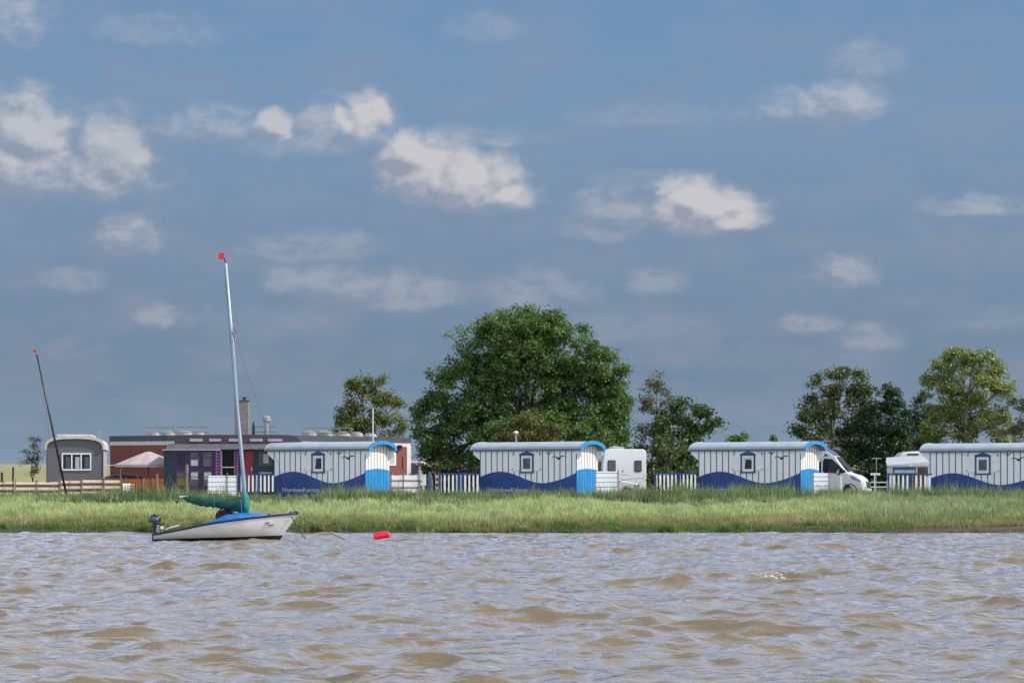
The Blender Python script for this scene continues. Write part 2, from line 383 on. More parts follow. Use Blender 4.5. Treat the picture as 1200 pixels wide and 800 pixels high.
# ------------------------------------------------------------------ grass
def np_noise(x, y, s, seed):
    r = np.random.default_rng(seed); v = np.zeros_like(x)
    for i in range(14):
        a = r.uniform(0, 2 * math.pi); k = s * r.uniform(.5, 2.6); v += np.sin((x * math.cos(a) + y * math.sin(a)) * k + r.uniform(0, 6.28)) / math.sqrt(k / s)
    return v / 3.2
def blades(name, x, y, h, w, lean, col, m, curve=.5, zoff=-.02, winda=None):
    n = len(x); z = ground_z(x, y) + zoff
    ang = rng.uniform(0, 2 * math.pi, n); la = rng.uniform(0, 2 * math.pi, n) if winda is None else winda + rng.normal(0, .9, n)
    dx, dy = np.cos(la) * lean * h, np.sin(la) * lean * h
    wx_, wy_ = np.cos(ang) * w * .5, np.sin(ang) * w * .5
    V = np.empty((n, 5, 3), np.float32)
    V[:, 0] = np.stack([x - wx_, y - wy_, z], 1); V[:, 1] = np.stack([x + wx_, y + wy_, z], 1)
    mx, my, mz = x + dx * (1 - curve) * .6, y + dy * (1 - curve) * .6, z + h * .6
    V[:, 2] = np.stack([mx + wx_ * .8, my + wy_ * .8, mz], 1); V[:, 3] = np.stack([mx - wx_ * .8, my - wy_ * .8, mz], 1)
    V[:, 4] = np.stack([x + dx, y + dy, z + h], 1)
    me = bpy.data.meshes.new(name); me.vertices.add(n * 5); me.vertices.foreach_set('co', V.ravel())
    base = np.arange(n)[:, None] * 5; li = (base + np.array([[0, 1, 2, 3, 3, 2, 4]])).astype(np.int32)
    me.loops.add(n * 7); me.loops.foreach_set('vertex_index', li.ravel())
    st = (np.arange(n)[:, None] * 7 + np.array([[0, 4]])).astype(np.int32)
    me.polygons.add(n * 2); me.polygons.foreach_set('loop_start', st.ravel())
    me.materials.append(m); me.update(calc_edges=True)
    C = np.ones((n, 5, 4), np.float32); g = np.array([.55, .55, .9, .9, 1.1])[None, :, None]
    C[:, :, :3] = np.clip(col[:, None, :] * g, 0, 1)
    at_ = me.attributes.new('tint', 'FLOAT_COLOR', 'POINT'); at_.data.foreach_set('color', C.ravel())
    o = bpy.data.objects.new(name, me); COL.objects.link(o); return o
def lerp3(a, b, t): return np.array(a)[None, :] * (1 - t)[:, None] + np.array(b)[None, :] * t[:, None]
# short marsh grass
def tufted(n, per, yf, xf, spread):
    k = n // per; ty = yf(k); tx = xf(ty); tr_ = rng.uniform(.62, 1.38, k); i = rng.integers(0, k, n)
    return tx[i] + rng.normal(0, spread, n), ty[i] + rng.normal(0, spread, n), tr_[i], rng.uniform(.7, 1.3, k)[i]
n = 330000
x, y, tr_, th_ = tufted(n, 14, lambda k: 91.7 + rng.uniform(0, 1, k) ** 1.35 * 46, lambda ty: rng.uniform(-1, 1, len(ty)) * (ty * .2 + 9), .13)
n2_ = 70000
xa, ya, ta_, ha_ = tufted(n2_, 16, lambda k: 91.3 + rng.uniform(0, 1, k) * 3.6, lambda ty: rng.uniform(-1, 1, len(ty)) * 30, .10)
x = np.concatenate([x, xa]); y = np.concatenate([y, ya]); tr_ = np.concatenate([tr_, ta_]); th_ = np.concatenate([th_, ha_]); n = len(x)
nz = np_noise(x, y * .6, .55, 3); nz2 = np_noise(x, y, 2.2, 4)
sh = 91.6 + .35 * np.sin(x * .31) + .25 * np.sin(x * .83 + 1.3) + .12 * np.sin(x * 2.1)
t = y - sh
mudm = (np.exp(-((x - 11.0) / 2.4) ** 2 - ((t - 1.6) / 1.0) ** 2) + np.exp(-((x - 17.4) / 2.6) ** 2 - ((t - .9) / .9) ** 2) + .8 * np.exp(-((x - 15.0) / .8) ** 2 - ((t - .3) / .5) ** 2))
keep = (t > .0 + .18 * nz2) & (rng.uniform(0, 1, n) > mudm * 1.35)
x, y, t, nz, nz2, tr_, th_ = x[keep], y[keep], t[keep], nz[keep], nz2[keep], tr_[keep], th_[keep]; n = len(x)
green = (.13, .22, .045); olive = (.29, .29, .10); pale = (.44, .53, .22); tan = (.46, .37, .19)
q = np.clip(t / 6 + nz * .35, 0, 1); c = lerp3(green, olive, q)
q = np.clip((t - 7) / 10 + nz * .4, 0, 1)[:, None]; c = c * (1 - q) + np.array(pale)[None] * q
q = (np.clip(nz * 1.3 - .1, 0, 1) * np.exp(-((t - 7) / 7) ** 2) * .85)[:, None]; c = c * (1 - q) + np.array(tan)[None] * q
q = (np.clip(nz2 * .8 - .3, 0, 1) * np.clip(1 - t / 14, 0, 1) * .7)[:, None]; c = c * (1 - q) + np.array((.05, .105, .028))[None] * q
c = c * rng.uniform(.75, 1.2, (n, 1)) * tr_[:, None] * (1 + .18 * nz2[:, None])
h = (.12 + .13 * np.clip(t / 9, 0, 1) + .05 * nz2 + .06 * nz) * rng.uniform(.6, 1.35, n) * th_ + .30 * np.clip(nz2 - .1, 0, 1) * np.exp(-np.abs(t) / 2.2) * rng.uniform(.3, 1, n); h = np.maximum(h, .05)
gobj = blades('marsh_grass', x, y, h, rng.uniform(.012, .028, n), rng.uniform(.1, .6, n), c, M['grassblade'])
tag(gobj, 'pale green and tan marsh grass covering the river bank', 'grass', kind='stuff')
# leafy clumps low at the waterline
# tall reed grass in front of the caravans
n = 190000
x, y, tr_, th_ = tufted(n, 18, lambda k: 120 + 29.3 * rng.uniform(0, 1, k) ** .7, lambda ty: rng.uniform(-1, 1, len(ty)) * (ty * .2 + 7), .16)
nz = np_noise(x, y * .5, .45, 8); nz2 = np_noise(x, y, 1.6, 9)
W_ = lambda px: (px - 600) / 3000 * 142
nz3 = np_noise(x, y, 5.0, 19)
hh = .35 + .15 * nz + .17 * nz2 + .12 * nz3 - .12 * np.clip((-x - 20) / 4, 0, 1)
for px, s, wd in ((190, .12, 3), (390, .16, 1.6), (350, -.10, 1.6), (730, .1, 1.5), (900, .12, 3), (1060, .05, 3.5), (590, -.06, 1.5), (1140, .12, 3), (60, -.06, 3)):
    hh += s * np.exp(-((x - W_(px)) / wd) ** 2)
nearr = np.clip((x - 13) / 6, 0, 1)
h = np.clip(hh, .2, 1.1) * rng.uniform(.45, 1.3, n) * th_ * (1 + .5 * (rng.uniform(0, 1, n) < .04))
keep = (rng.uniform(0, 1, n) < np.clip(.75 + nz2 * .5, .2, 1)) & (y > 127.5 + 6 * nz - 3 * nz2 + 3 * nz3); x, y, h, nz, nz2, tr_ = x[keep], y[keep], h[keep], nz[keep], nz2[keep], tr_[keep]; n = len(x)
nz3 = nz3[keep]
c = lerp3((.042, .088, .026), (.24, .33, .11), np.clip(.22 + .40 * nz2 + .30 * nz3, 0, 1))
hd = (rng.uniform(0, 1, n) < .12)[:, None]; c = np.where(hd, np.array((.38, .36, .26))[None], c)
c = c * rng.uniform(.7, 1.25, (n, 1)) * tr_[:, None]
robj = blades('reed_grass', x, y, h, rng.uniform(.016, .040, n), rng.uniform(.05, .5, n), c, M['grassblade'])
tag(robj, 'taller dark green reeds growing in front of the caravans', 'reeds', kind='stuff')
# tall pale grass spreading nearer on the right bank
n = 42000
y = rng.uniform(97, 137, n); x = rng.uniform(0, 1, n) * 26 + 11.5 + (137 - y) * -.02
nz = np_noise(x, y, .8, 21)
keep = rng.uniform(0, 1, n) < np.clip((x - 12.5) / 4, 0, 1) * np.clip((y - 96) / 10 + nz * .3, 0, 1); x, y, nz = x[keep], y[keep], nz[keep]; n = len(x)
c = lerp3((.16, .24, .09), (.36, .42, .20), np.clip(.5 + .5 * nz, 0, 1)) * rng.uniform(.6, 1.3, (n, 1))
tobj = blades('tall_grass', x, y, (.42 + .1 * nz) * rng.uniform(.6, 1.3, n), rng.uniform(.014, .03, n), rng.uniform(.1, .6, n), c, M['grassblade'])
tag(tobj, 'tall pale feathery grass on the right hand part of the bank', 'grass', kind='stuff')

# ------------------------------------------------------------------ trees
def foliage(name, cl, n_leaf, size, pal, parent, crad=.45, droop=0.0, inv=None):
    """cl: (k,3) cluster centres in local space; small rhombic leaves scattered about each"""
    k = len(cl); per = rng.poisson(n_leaf, k); idx = np.repeat(np.arange(k), per); n = len(idx)
    cr = crad * rng.uniform(.6, 1.3, k)
    off = rng.normal(0, 1, (n, 3)); off /= np.linalg.norm(off, axis=1)[:, None] + 1e-9
    off *= (rng.uniform(0, 1, n) ** .5 * cr[idx])[:, None] * np.array([1.1, 1.1, .75])
    P = cl[idx] + off; P[:, 2] -= droop * rng.uniform(0, 1, n) ** 2
    nrm = rng.normal(0, 1, (n, 3)) + np.array([0, 0, .9]) + off / (cr[idx][:, None]) * .8; nrm /= np.linalg.norm(nrm, axis=1)[:, None]
    t1 = np.cross(nrm, rng.normal(0, 1, (n, 3))); t1 /= np.linalg.norm(t1, axis=1)[:, None] + 1e-9; t2 = np.cross(nrm, t1)
    s = size * rng.uniform(.55, 1.35, n)[:, None]
    V = np.empty((n, 4, 3), np.float32)
    V[:, 0] = P - t1 * s * .62; V[:, 1] = P + t2 * s * .34 - t1 * s * .05; V[:, 2] = P + t1 * s * .62; V[:, 3] = P - t2 * s * .34 - t1 * s * .05
    me = bpy.data.meshes.new(name); me.vertices.add(n * 4); me.vertices.foreach_set('co', V.ravel())
    me.loops.add(n * 4); me.loops.foreach_set('vertex_index', np.arange(n * 4, dtype=np.int32))
    me.polygons.add(n); me.polygons.foreach_set('loop_start', np.arange(0, n * 4, 4, dtype=np.int32))
    me.materials.append(M['leaf']); me.update(calc_edges=True)
    ct = rng.uniform(0, 1, k); c = lerp3(pal[0], pal[1], np.clip(ct[idx] * .7 + rng.uniform(0, .3, n), 0, 1)) * rng.uniform(.7, 1.3, (n, 1))
    C = np.ones((n, 4, 4), np.float32); C[:, :, :3] = c[:, None, :]
    a = me.attributes.new('tint', 'FLOAT_COLOR', 'POINT'); a.data.foreach_set('color', C.ravel())
    o = bpy.data.objects.new(name, me); COL.objects.link(o); o.parent = parent; return o
def tree(name, label, cat, base_px, D, blobs, size=.16, n_leaf=42, dens=1.0, pal=((.035, .07, .02), (.08, .13, .035)), bark='bark', trunk_r=.3, group=None, crad=.5, droop=0, shell=.55, depth=.8, twig=3, split_h=.3, has_trunk=True):
    b = at(base_px, 583, D); b.z = float(ground_z(b.x, D))
    root = thing(name, label, cat, b, 0, group)
    cls = []; limbs = MB(); top = max(at(0, p[1] - p[3], D).z for p in blobs) - b.z
    fork = Vector((0, 0, top * split_h))
    if has_trunk:
        limbs.tube([(0, 0, -.2), (.02, 0, .2), (.05, .03, fork.z * .5), fork], [trunk_r * 1.35, trunk_r, trunk_r * .85, trunk_r * .7], 9)
    for bi, (px, py, rx, ry) in enumerate(blobs):
        c = at(px, py, D) - b; k = D / F; rx_, rz_ = rx * k, ry * k; ryd = max(rx_, rz_) * depth
        c.y += random.uniform(-.5, .5) * ryd
        m_ = max(3, int(dens * 4.6 * (rx_ * ryd + rx_ * rz_ + ryd * rz_) / (crad * crad)/3.0))
        sub = max(4, m_ // 6); u = rng.normal(0, 1, (sub, 3)); u /= np.linalg.norm(u, axis=1)[:, None]
        r = shell + (.92 - shell) * rng.uniform(0, 1, sub) ** .6
        rad = np.array([rx_, ryd, rz_]); sc_ = np.array(c)[None] + u * r[:, None] * rad[None] * .93
        i_ = rng.integers(0, sub, m_); v_ = rng.normal(0, 1, (m_, 3)); v_[:, 2] = np.abs(v_[:, 2]) * 1.0 - .35; v_ /= np.linalg.norm(v_, axis=1)[:, None]
        sr = (min(rx_, rz_) * .34 * rng.uniform(.6, 1.3, sub))[i_][:, None]
        pc = sc_[i_] + v_ * sr * rng.uniform(.4, 1.0, (m_, 1))
        nf = int(m_ * .45); uf = rng.normal(0, 1, (nf, 3)); uf /= np.linalg.norm(uf, axis=1)[:, None]
        pc = np.concatenate([pc, np.array(c)[None] + uf * (shell + (1 - shell) * rng.uniform(0, 1, (nf, 1)) ** .7) * rad[None] * .95])
        cls.append(pc)
        if has_trunk:
            st = fork.lerp(Vector((0, 0, top * .62)), random.random() * (1 if abs(c.x) < 2 else .3))
            mid = st.lerp(c, .5) + Vector((random.uniform(-.3, .3), random.uniform(-.3, .3), random.uniform(.1, .6)))
            tr = trunk_r * .42
            limbs.tube([(0, 0, st.z), (mid.x * .35, mid.y * .35, st.z * .6 + mid.z * .4), mid, c], [trunk_r * .5, tr * .75, tr * .45, tr * .2], 6)
            for j in range(min(m_, twig * 4)):
                e = Vector(pc[rng.integers(m_)]); s0 = mid.lerp(c, random.random())
                mm = s0.lerp(e, .5) + Vector((0, 0, random.uniform(0, .35)))
                limbs.tube([s0, mm, e], [tr * .28, tr * .17, .015], 4, caps=False)
    limbs.build('trunk' if has_trunk else 'branches', M[bark], root, smooth=True) if limbs.v else None
    if not has_trunk:
        br = MB()
        for pc in cls:
            for j in range(min(len(pc), 8)): e = Vector(pc[j]); br.tube([(e.x * .5, e.y * .5, 0), (e.x * .8, e.y * .8, e.z * .5), e], [.05, .035, .012], 4, caps=False)
        br.build('stems', M['bark'], root)
    cl = np.concatenate(cls); cl = cl[cl[:, 2] > .15]
    foliage('crown', cl, n_leaf, size, pal, root, crad, droop)
    return root
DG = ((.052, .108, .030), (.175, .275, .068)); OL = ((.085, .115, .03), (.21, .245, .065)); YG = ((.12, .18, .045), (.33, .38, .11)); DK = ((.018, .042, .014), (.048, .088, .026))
tree('broadleaf_tree', 'largest broad dark green tree with a domed crown behind the second blue wagon', 'tree', 618, 186,
     [(618, 402, 66, 42), (578, 420, 52, 44), (662, 415, 50, 40), (640, 388, 36, 26), (590, 385, 34, 22), (548, 460, 46, 50), (610, 470, 70, 55), (676, 462, 56, 52), (705, 440, 32, 40), (512, 498, 30, 46), (545, 520, 50, 42), (500, 540, 18, 20), (610, 520, 60, 40), (668, 515, 56, 40), (718, 482, 24, 44), (708, 520, 30, 34), (560, 555, 60, 20)],
     size=.175, n_leaf=58, dens=1.25, pal=DG, trunk_r=.5, crad=.58, split_h=.3)
tree('round_tree', 'pale olive shrubby tree in front of the big dark tree above the second wagon roof', 'tree', 622, 172,
     [(622, 505, 32, 20), (604, 515, 22, 18), (642, 514, 20, 18), (622, 535, 30, 25)], size=.15, n_leaf=40, dens=1.2, pal=((.10, .11, .03), (.20, .20, .065)), trunk_r=.12, crad=.4)
tree('round_tree', 'olive green tree alone behind the brick building left of the big tree', 'tree', 436, 232,
     [(425, 460, 22, 20), (446, 462, 18, 18), (408, 474, 18, 18), (455, 484, 24, 20), (425, 492, 32, 18), (402, 498, 14, 14), (468, 502, 14, 12), (440, 445, 12, 10), (440, 520, 26, 20)],
     size=.20, n_leaf=36, dens=1.15, pal=OL, trunk_r=.25, crad=.6, twig=4)
tree('birch_tree', 'thin greyish brown half bare tree between the big tree and the small green one', 'tree', 769, 180,
     [(768, 448, 14, 15), (762, 468, 15, 18), (776, 474, 14, 20), (766, 500, 22, 20), (756, 520, 14, 14), (785, 505, 12, 14)],
     size=.15, n_leaf=28, dens=.95, pal=((.095, .10, .05), (.20, .20, .11)), bark='palebark', trunk_r=.14, crad=.45, twig=6, split_h=.55)
tree('maple_tree', 'fresh green spreading tree above the picket fence left of the third wagon', 'tree', 802, 178,
     [(802, 478, 18, 16), (818, 492, 22, 16), (795, 505, 24, 22), (836, 500, 16, 10), (780, 500, 14, 14), (822, 512, 26, 14), (800, 535, 34, 24)],
     size=.19, n_leaf=34, dens=1.0, pal=((.045, .085, .022), (.11, .17, .045)), trunk_r=.2, crad=.5)
tree('shrub', 'rounded yellow green shrub behind the fence right of the motorhome', 'shrub', 792, 166,
     [(786, 530, 26, 22), (808, 540, 18, 18), (770, 545, 14, 22), (792, 560, 34, 16), (822, 556, 14, 12)], size=.16, n_leaf=38, dens=1.1, pal=((.05, .085, .022), (.13, .17, .045)), crad=.42, has_trunk=False)
tree('broadleaf_tree', 'dark tree with olive centre behind the white van', 'tree', 975, 178,
     [(968, 452, 22, 20), (992, 446, 26, 18), (1008, 468, 22, 22), (958, 478, 26, 26), (990, 490, 40, 32), (948, 504, 26, 18), (972, 528, 40, 26), (1010, 520, 26, 30), (935, 505, 10, 8)],
     size=.17, n_leaf=40, dens=1.0, pal=((.045, .08, .024), (.16, .185, .06)), bark='palebark', trunk_r=.22, crad=.5, twig=5)
tree('broadleaf_tree', 'darkest rounded tree between the white van and the awning', 'tree', 1040, 176,
     [(1042, 468, 18, 18), (1034, 492, 26, 26), (1052, 505, 20, 28), (1030, 528, 34, 28), (1058, 538, 26, 22), (1020, 548, 20, 16)],
     size=.18, n_leaf=44, dens=1.25, pal=((.020, .050, .017), (.060, .105, .032)), trunk_r=.25, crad=.5)
tree('willow_tree', 'tall light yellow green tree behind the rightmost wagon', 'tree', 1132, 184,
     [(1122, 422, 36, 16), (1150, 428, 30, 18), (1100, 442, 24, 18), (1135, 450, 40, 22), (1175, 452, 18, 18), (1105, 478, 28, 24), (1140, 485, 36, 30), (1165, 500, 26, 26), (1118, 515, 34, 24), (1092, 500, 16, 22)],
     size=.17, n_leaf=38, dens=1.15, pal=YG, bark='palebark', trunk_r=.28, crad=.5, twig=6)
tree('broadleaf_tree', 'dark low tree left of the tall light green one above the awning', 'tree', 1086, 188,
     [(1082, 480, 14, 22), (1090, 508, 22, 26), (1075, 530, 22, 26), (1105, 535, 26, 20)], size=.17, n_leaf=38, dens=1.0, pal=((.03, .055, .018), (.08, .11, .035)), trunk_r=.2, crad=.5)
tree('birch_tree', 'sparse tree with pale bare trunks at the right edge', 'tree', 1188, 172,
     [(1180, 475, 14, 16), (1196, 490, 16, 22), (1172, 500, 12, 16), (1210, 470, 18, 20), (1225, 500, 22, 24), (1190, 515, 16, 12)],
     size=.14, n_leaf=24, dens=.75, pal=((.08, .09, .035), (.18, .18, .07)), bark='palebark', trunk_r=.15, crad=.42, twig=8, split_h=.45)
tree('round_tree', 'small thin leaved bare looking tree behind the striped windbreak at the left', 'tree', 38, 160,
     [(38, 520, 10, 10), (32, 536, 9, 12), (46, 536, 9, 12), (38, 550, 10, 8)], size=.08, n_leaf=22, dens=1.0, pal=((.05, .05, .022), (.12, .11, .05)), trunk_r=.07, crad=.3, twig=9, split_h=.2)
for i, (px, D, bl, lab) in enumerate([
    (860, 300, [(868, 512, 10, 6), (858, 516, 8, 5), (870, 525, 12, 10)], 'tiny treetop seen over the roof of the third wagon near its left end'),
    (906, 320, [(908, 512, 4, 4), (904, 518, 6, 5), (908, 528, 8, 8)], 'tiniest treetop seen over the roof of the third wagon near its middle')]):
    tree('distant_tree', lab, 'tree', px, D, bl, size=.3, n_leaf=20, dens=.8, pal=DG, trunk_r=.15, crad=.5)
# hedge behind the fences
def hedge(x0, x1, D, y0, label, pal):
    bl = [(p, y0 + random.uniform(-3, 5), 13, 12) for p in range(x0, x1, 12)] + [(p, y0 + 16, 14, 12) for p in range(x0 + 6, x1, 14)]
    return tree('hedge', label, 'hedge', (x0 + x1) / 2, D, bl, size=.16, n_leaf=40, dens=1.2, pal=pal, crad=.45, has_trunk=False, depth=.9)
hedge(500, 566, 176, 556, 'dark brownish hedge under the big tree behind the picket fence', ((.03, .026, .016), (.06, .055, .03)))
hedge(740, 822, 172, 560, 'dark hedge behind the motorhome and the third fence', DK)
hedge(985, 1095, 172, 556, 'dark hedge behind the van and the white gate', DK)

# ------------------------------------------------------------------ shepherd wagons
def curve_pts(keys, n):
    """smooth interpolation through keys"""
    out = []
    for i in range(n + 1):
        x = keys[0][0] + (keys[-1][0] - keys[0][0]) * i / n
        for (a, za), (b, zb) in zip(keys, keys[1:]):
            if a <= x <= b + 1e-9:
                t = (x - a) / (b - a); out.append((x, za + (zb - za) * (.5 - .5 * math.cos(math.pi * t)))); break
    return out
WL, WW, EZ, RZ = 6.8, 2.4, 2.86, 3.32
ROT = R(-33.5)
WAVE = [(-WL - .005, 1.22), (-5.35, 1.55), (-2.30, .86), (.0, 1.46)]
# soften the ends so the wave does not flatten out at the corners
def wave_z(x):
    if x > -.0: return 1.46
    if x > -2.30: t = (x + 2.30) / 2.30; return .86 + .60 * (t ** 1.65)
    if x < -5.35: t = (-5.35 - x) / 1.45; return 1.55 - .33 * t ** 1.8
    t = (x + 5.35) / 3.05; return 1.55 + (.86 - 1.55) * (.5 - .5 * math.cos(math.pi * t))
def arc(y0, y1, ze, zr, n=14, off=0):
    """shallow barrel with rounder shoulders, from front eave to back eave"""
    out = []
    for i in range(n + 1):
        a = math.pi * i / n; c = (y0 + y1) / 2; hw = (y1 - y0) / 2 + off
        out.append((c - hw * math.cos(a), ze + (zr - ze + off) * math.sin(a) ** .85))
    return out
def make_wagon(label, ajar, blind, pipe, loc, sc=1.0):
    root = thing('shepherd_wagon', label, 'wagon', loc, ROT, 'blue and white shepherd wagons along the bank')
    root.scale = (sc, sc, sc)
    w = MB(); w.box(-WL, 0, 0, WW, .28, EZ)
    arcp = arc(0, WW, EZ - .02, RZ - .16); w.prism(arcp, -WL + .02, -.001, 'yz')
    w.build('wall', M['white'], root)
    # end wall skins
    e = MB(); e.box(.001, .02, .0, WW, 1.4, EZ); e.prism(arc(.03, WW - .03, EZ + .001, RZ - .17), .001, .02, 'yz')
    e.build('end_wall', M['endwhite'], root)
    e = MB(); top = [(t * WW, 1.60 + .11 * math.sin(math.pi * t)) for t in np.linspace(0, 1, 13)]
    e.prism([(0, .12)] + [(WW, .12)] + top[::-1], .021, .045, 'yz'); e.build('blue_end_panel', M['sky'], root)
    e = MB()
    for k in range(1, 8):
        yy = k * WW / 8; tz = 1.60 + .11 * math.sin(math.pi * yy / WW)
        e.box(.02, .030, yy - .012, yy + .012, tz + .004, EZ + .30 * math.sin(math.pi * yy / WW) ** .8 - .02, 0)
        e.box(.045, .053, yy - .012, yy + .012, .13, tz - .01, 1)
    e.box(.02, .05, -.028, .022, .14, EZ - .3, 1)
    e.build('end_battens', [M['batten'], M['skyline']], root)
    # navy wave on the long side
    xs = np.linspace(-WL, 0, 60); e = MB()
    e.prism([(-WL, .10)] + [(0, .10)] + [(x, wave_z(x)) for x in xs[::-1]], -.022, -.001, 'xz'); e.build('wave_panel', M['navy'], root)
    e = MB()
    x = -WL + .02; wx0, wx1 = -3.93, -2.93; k = 0
    while x < .01:
        lo, hi = wave_z(min(x, 0)) + .006, EZ
        if wx0 - .52 < x < wx1 + .52:
            e.box(x - .026, x + .026, -.012, -.0005, lo, 1.56)
            if x < wx0 - .02 or x > wx1 + .02: e.box(x - .026, x + .026, -.012, -.0005, 2.68, hi)
        else: e.box(x - .026, x + .026, -.012, -.0005, lo, hi)
        x += .405
    e.build('battens', M['batten'], root)
    # roof
    r = MB(); A = arc(-.16, WW + .16, EZ + .02, RZ); B = arc(-.12, WW + .12, EZ - .03, RZ - .05)
    prof = A + B[::-1]; r.prism(prof, -WL - .52, .40, 'yz'); r.build('roof', M['tin'], root)
    r = MB(); r.box(-WL - .50, .38, -.155, -.125, EZ - .085, EZ + .012); r.box(-WL - .50, .38, WW + .125, WW + .155, EZ - .085, EZ + .012); r.build('eaves_trim', M['tindark'], root)
    for a, b, m_ in ((.401, .47, 'sky'), (-WL - .59, -WL - .521, 'tin')):
        r = MB(); A = arc(-.20, WW + .20, EZ - .06, RZ + .03, 22); B = arc(.02, WW - .02, EZ - .12, RZ - .18, 22)
        r.prism(A + B[::-1], a, b, 'yz'); r.build('gable_fascia', M[m_], root)
    # bracket boards
    for yy in (0.002, WW - .05):
        r = MB(); r.prism([(.021, 2.22), (.38, 2.50), (.38, EZ - .09), (.021, EZ - .09)], yy, yy + .045, 'xz')
        r.build('bracket', M['white'], root)
        r = MB(); r.prism([(-WL - .001, 2.22), (-WL - .36, 2.50), (-WL - .50, 2.58), (-WL - .50, EZ - .09), (-WL - .001, EZ - .09)], yy, yy + .045, 'xz'); r.build('bracket', M['white'], root)
    # window
    cx = -3.43
    wd = MB()
    wd.box(cx - .47, cx - .395, -.07, -.002, 1.52, 2.50); wd.box(cx + .395, cx + .47, -.07, -.002, 1.52, 2.50); wd.box(cx - .50, cx + .50, -.085, -.003, 1.46, 1.53)
    ped = [(cx - .52, 2.50), (cx + .52, 2.50), (cx + .50, 2.58), (cx + .28, 2.66), (cx + .05, 2.72), (cx, 2.80), (cx - .05, 2.72), (cx - .28, 2.66), (cx - .50, 2.58)]
    wd.prism(ped, -.09, -.002, 'xz'); wf = wd.build('window', M['navy'], root)
    s = MB()
    for a, b, c_, d in ((-.39, .39, 2.34, 2.49), (-.39, .39, 1.54, 1.70), (-.39, -.26, 1.70, 2.34), (.26, .39, 1.70, 2.34)): s.box(cx + a, cx + b, -.05, -.004, c_, d)
    s.build('sash', M['whitetrim'], wf)
    g = MB(); g.box(cx - .259, cx + .259, -.022, -.003, 1.701, 2.339); g.build('pane', M['glassgrey'] if blind else M['glass'], wf)
    if ajar:
        g = MB(); Mx = Matrix.Translation((cx - .24, -.052, 1.72)) @ Matrix.Rotation(R(9 if ajar == 1 else 6), 4, 'Y')
        g.box(-.03, .03, -.015, .015, 0, .62, 0, Mx); g.box(-.01, .46, -.014, .014, .57, .62, 0, Mx) if ajar == 2 else None
        g.build('tilted_casement', M['whitetrim'], wf)
    for sx in (-1, 1):
        s = MB(); a, b = sorted((cx + sx * .51, cx + sx * .95))
        for q in range(3): ww = (b - a) / 3; s.box(a + q * ww + .004, a + (q + 1) * ww - .004, -.035, -.004, 1.60, 2.66)
        s.box(a - (.06 if sx < 0 else 0), b + (.06 if sx > 0 else 0), -.055, -.036, 1.62, 1.70); s.box(a, b, -.055, -.036, 2.30, 2.37)
        sh_ = s.build('shutter', M['white'], root)
        s = MB(); s.box(cx + sx * .93 - .02, cx + sx * .93 + .02, -.075, -.056, 2.50, 2.68); s.build('hinge', M['batten'], sh_); s = MB(); s.box(cx + sx * .98 - .04, cx + sx * .98 + .03, -.07, -.056, 1.66, 1.72)
        s.build('hinge', M['batten'], sh_)
    # gulls
    for gx_, gz_, sp_ in ((-1.87, 2.62, .48), (-1.22, 2.36, .98)):
        s = MB(); h = sp_ / 2
        up = [(-h, -.02), (-h * .75, .07), (-h * .4, .085), (-h * .12, -.0), (0, .03), (h * .14, .01), (h * .45, .12), (h * .75, .13), (h, .085)]
        lo = [(h * .7, .075), (h * .42, .055), (h * .2, -.075), (0, -.14), (-h * .16, -.07), (-h * .42, .035), (-h * .75, .03)]
        k = sp_ / .98; s.prism([(gx_ + a, gz_ + (b * (.4 + .6 * k))) for a, b in up + lo], -.020, -.0125, 'xz'); s.build('gull_emblem', M['gull'], root)
    text_mesh('lettering', 'NordseeKarren', .36, M['lettering'], root, (-6.15, -.026, .34), width=2.75)
    # chassis
    s = MB(); s.box(-WL + .1, -.1, .2, .3, .14, .28); s.box(-WL + .1, -.1, WW - .3, WW - .2, .14, .28); s.build('chassis', M['blackmetal'], root)
    for xx in (-5.6, -1.2):
        for yy in (.35, WW - .35):
            s = MB(); s.tube([(xx, yy - .09, .27), (xx, yy + .09, .27)], .27, 18); s.build('wheel', M['rubber'], root)
    if pipe is not None:
        s = MB(); s.tube([(pipe, 1.5, 3.2), (pipe, 1.5, 3.86)], .05, 8); s.lathe([(.05, 0), (.14, .03), (.14, .10), (.05, .16)], (pipe, 1.5, 3.84), 10, 1); s.build('stovepipe', [M['steel'], M['whitetrim']], root)
    return root
def cpos(px, py, D): p = at(px, py, D); return (p.x, p.y, p.z)
make_wagon('blue and white wagon nearest the sailboat, tilted white window, brick building behind it', 1, False, None, cpos(427.5, 583, 150))
make_wagon('blue and white wagon standing in front of the big tree, with a small roof stovepipe', 0, True, -5.2, cpos(675, 583, 150))
make_wagon('blue and white wagon whose right end hides the back of the white van', 2, False, None, cpos(937.5, 583, 150))
make_wagon('rightmost blue and white wagon, cut off by the right edge of the photo', 0, True, None, cpos(1217, 585.3, 148))

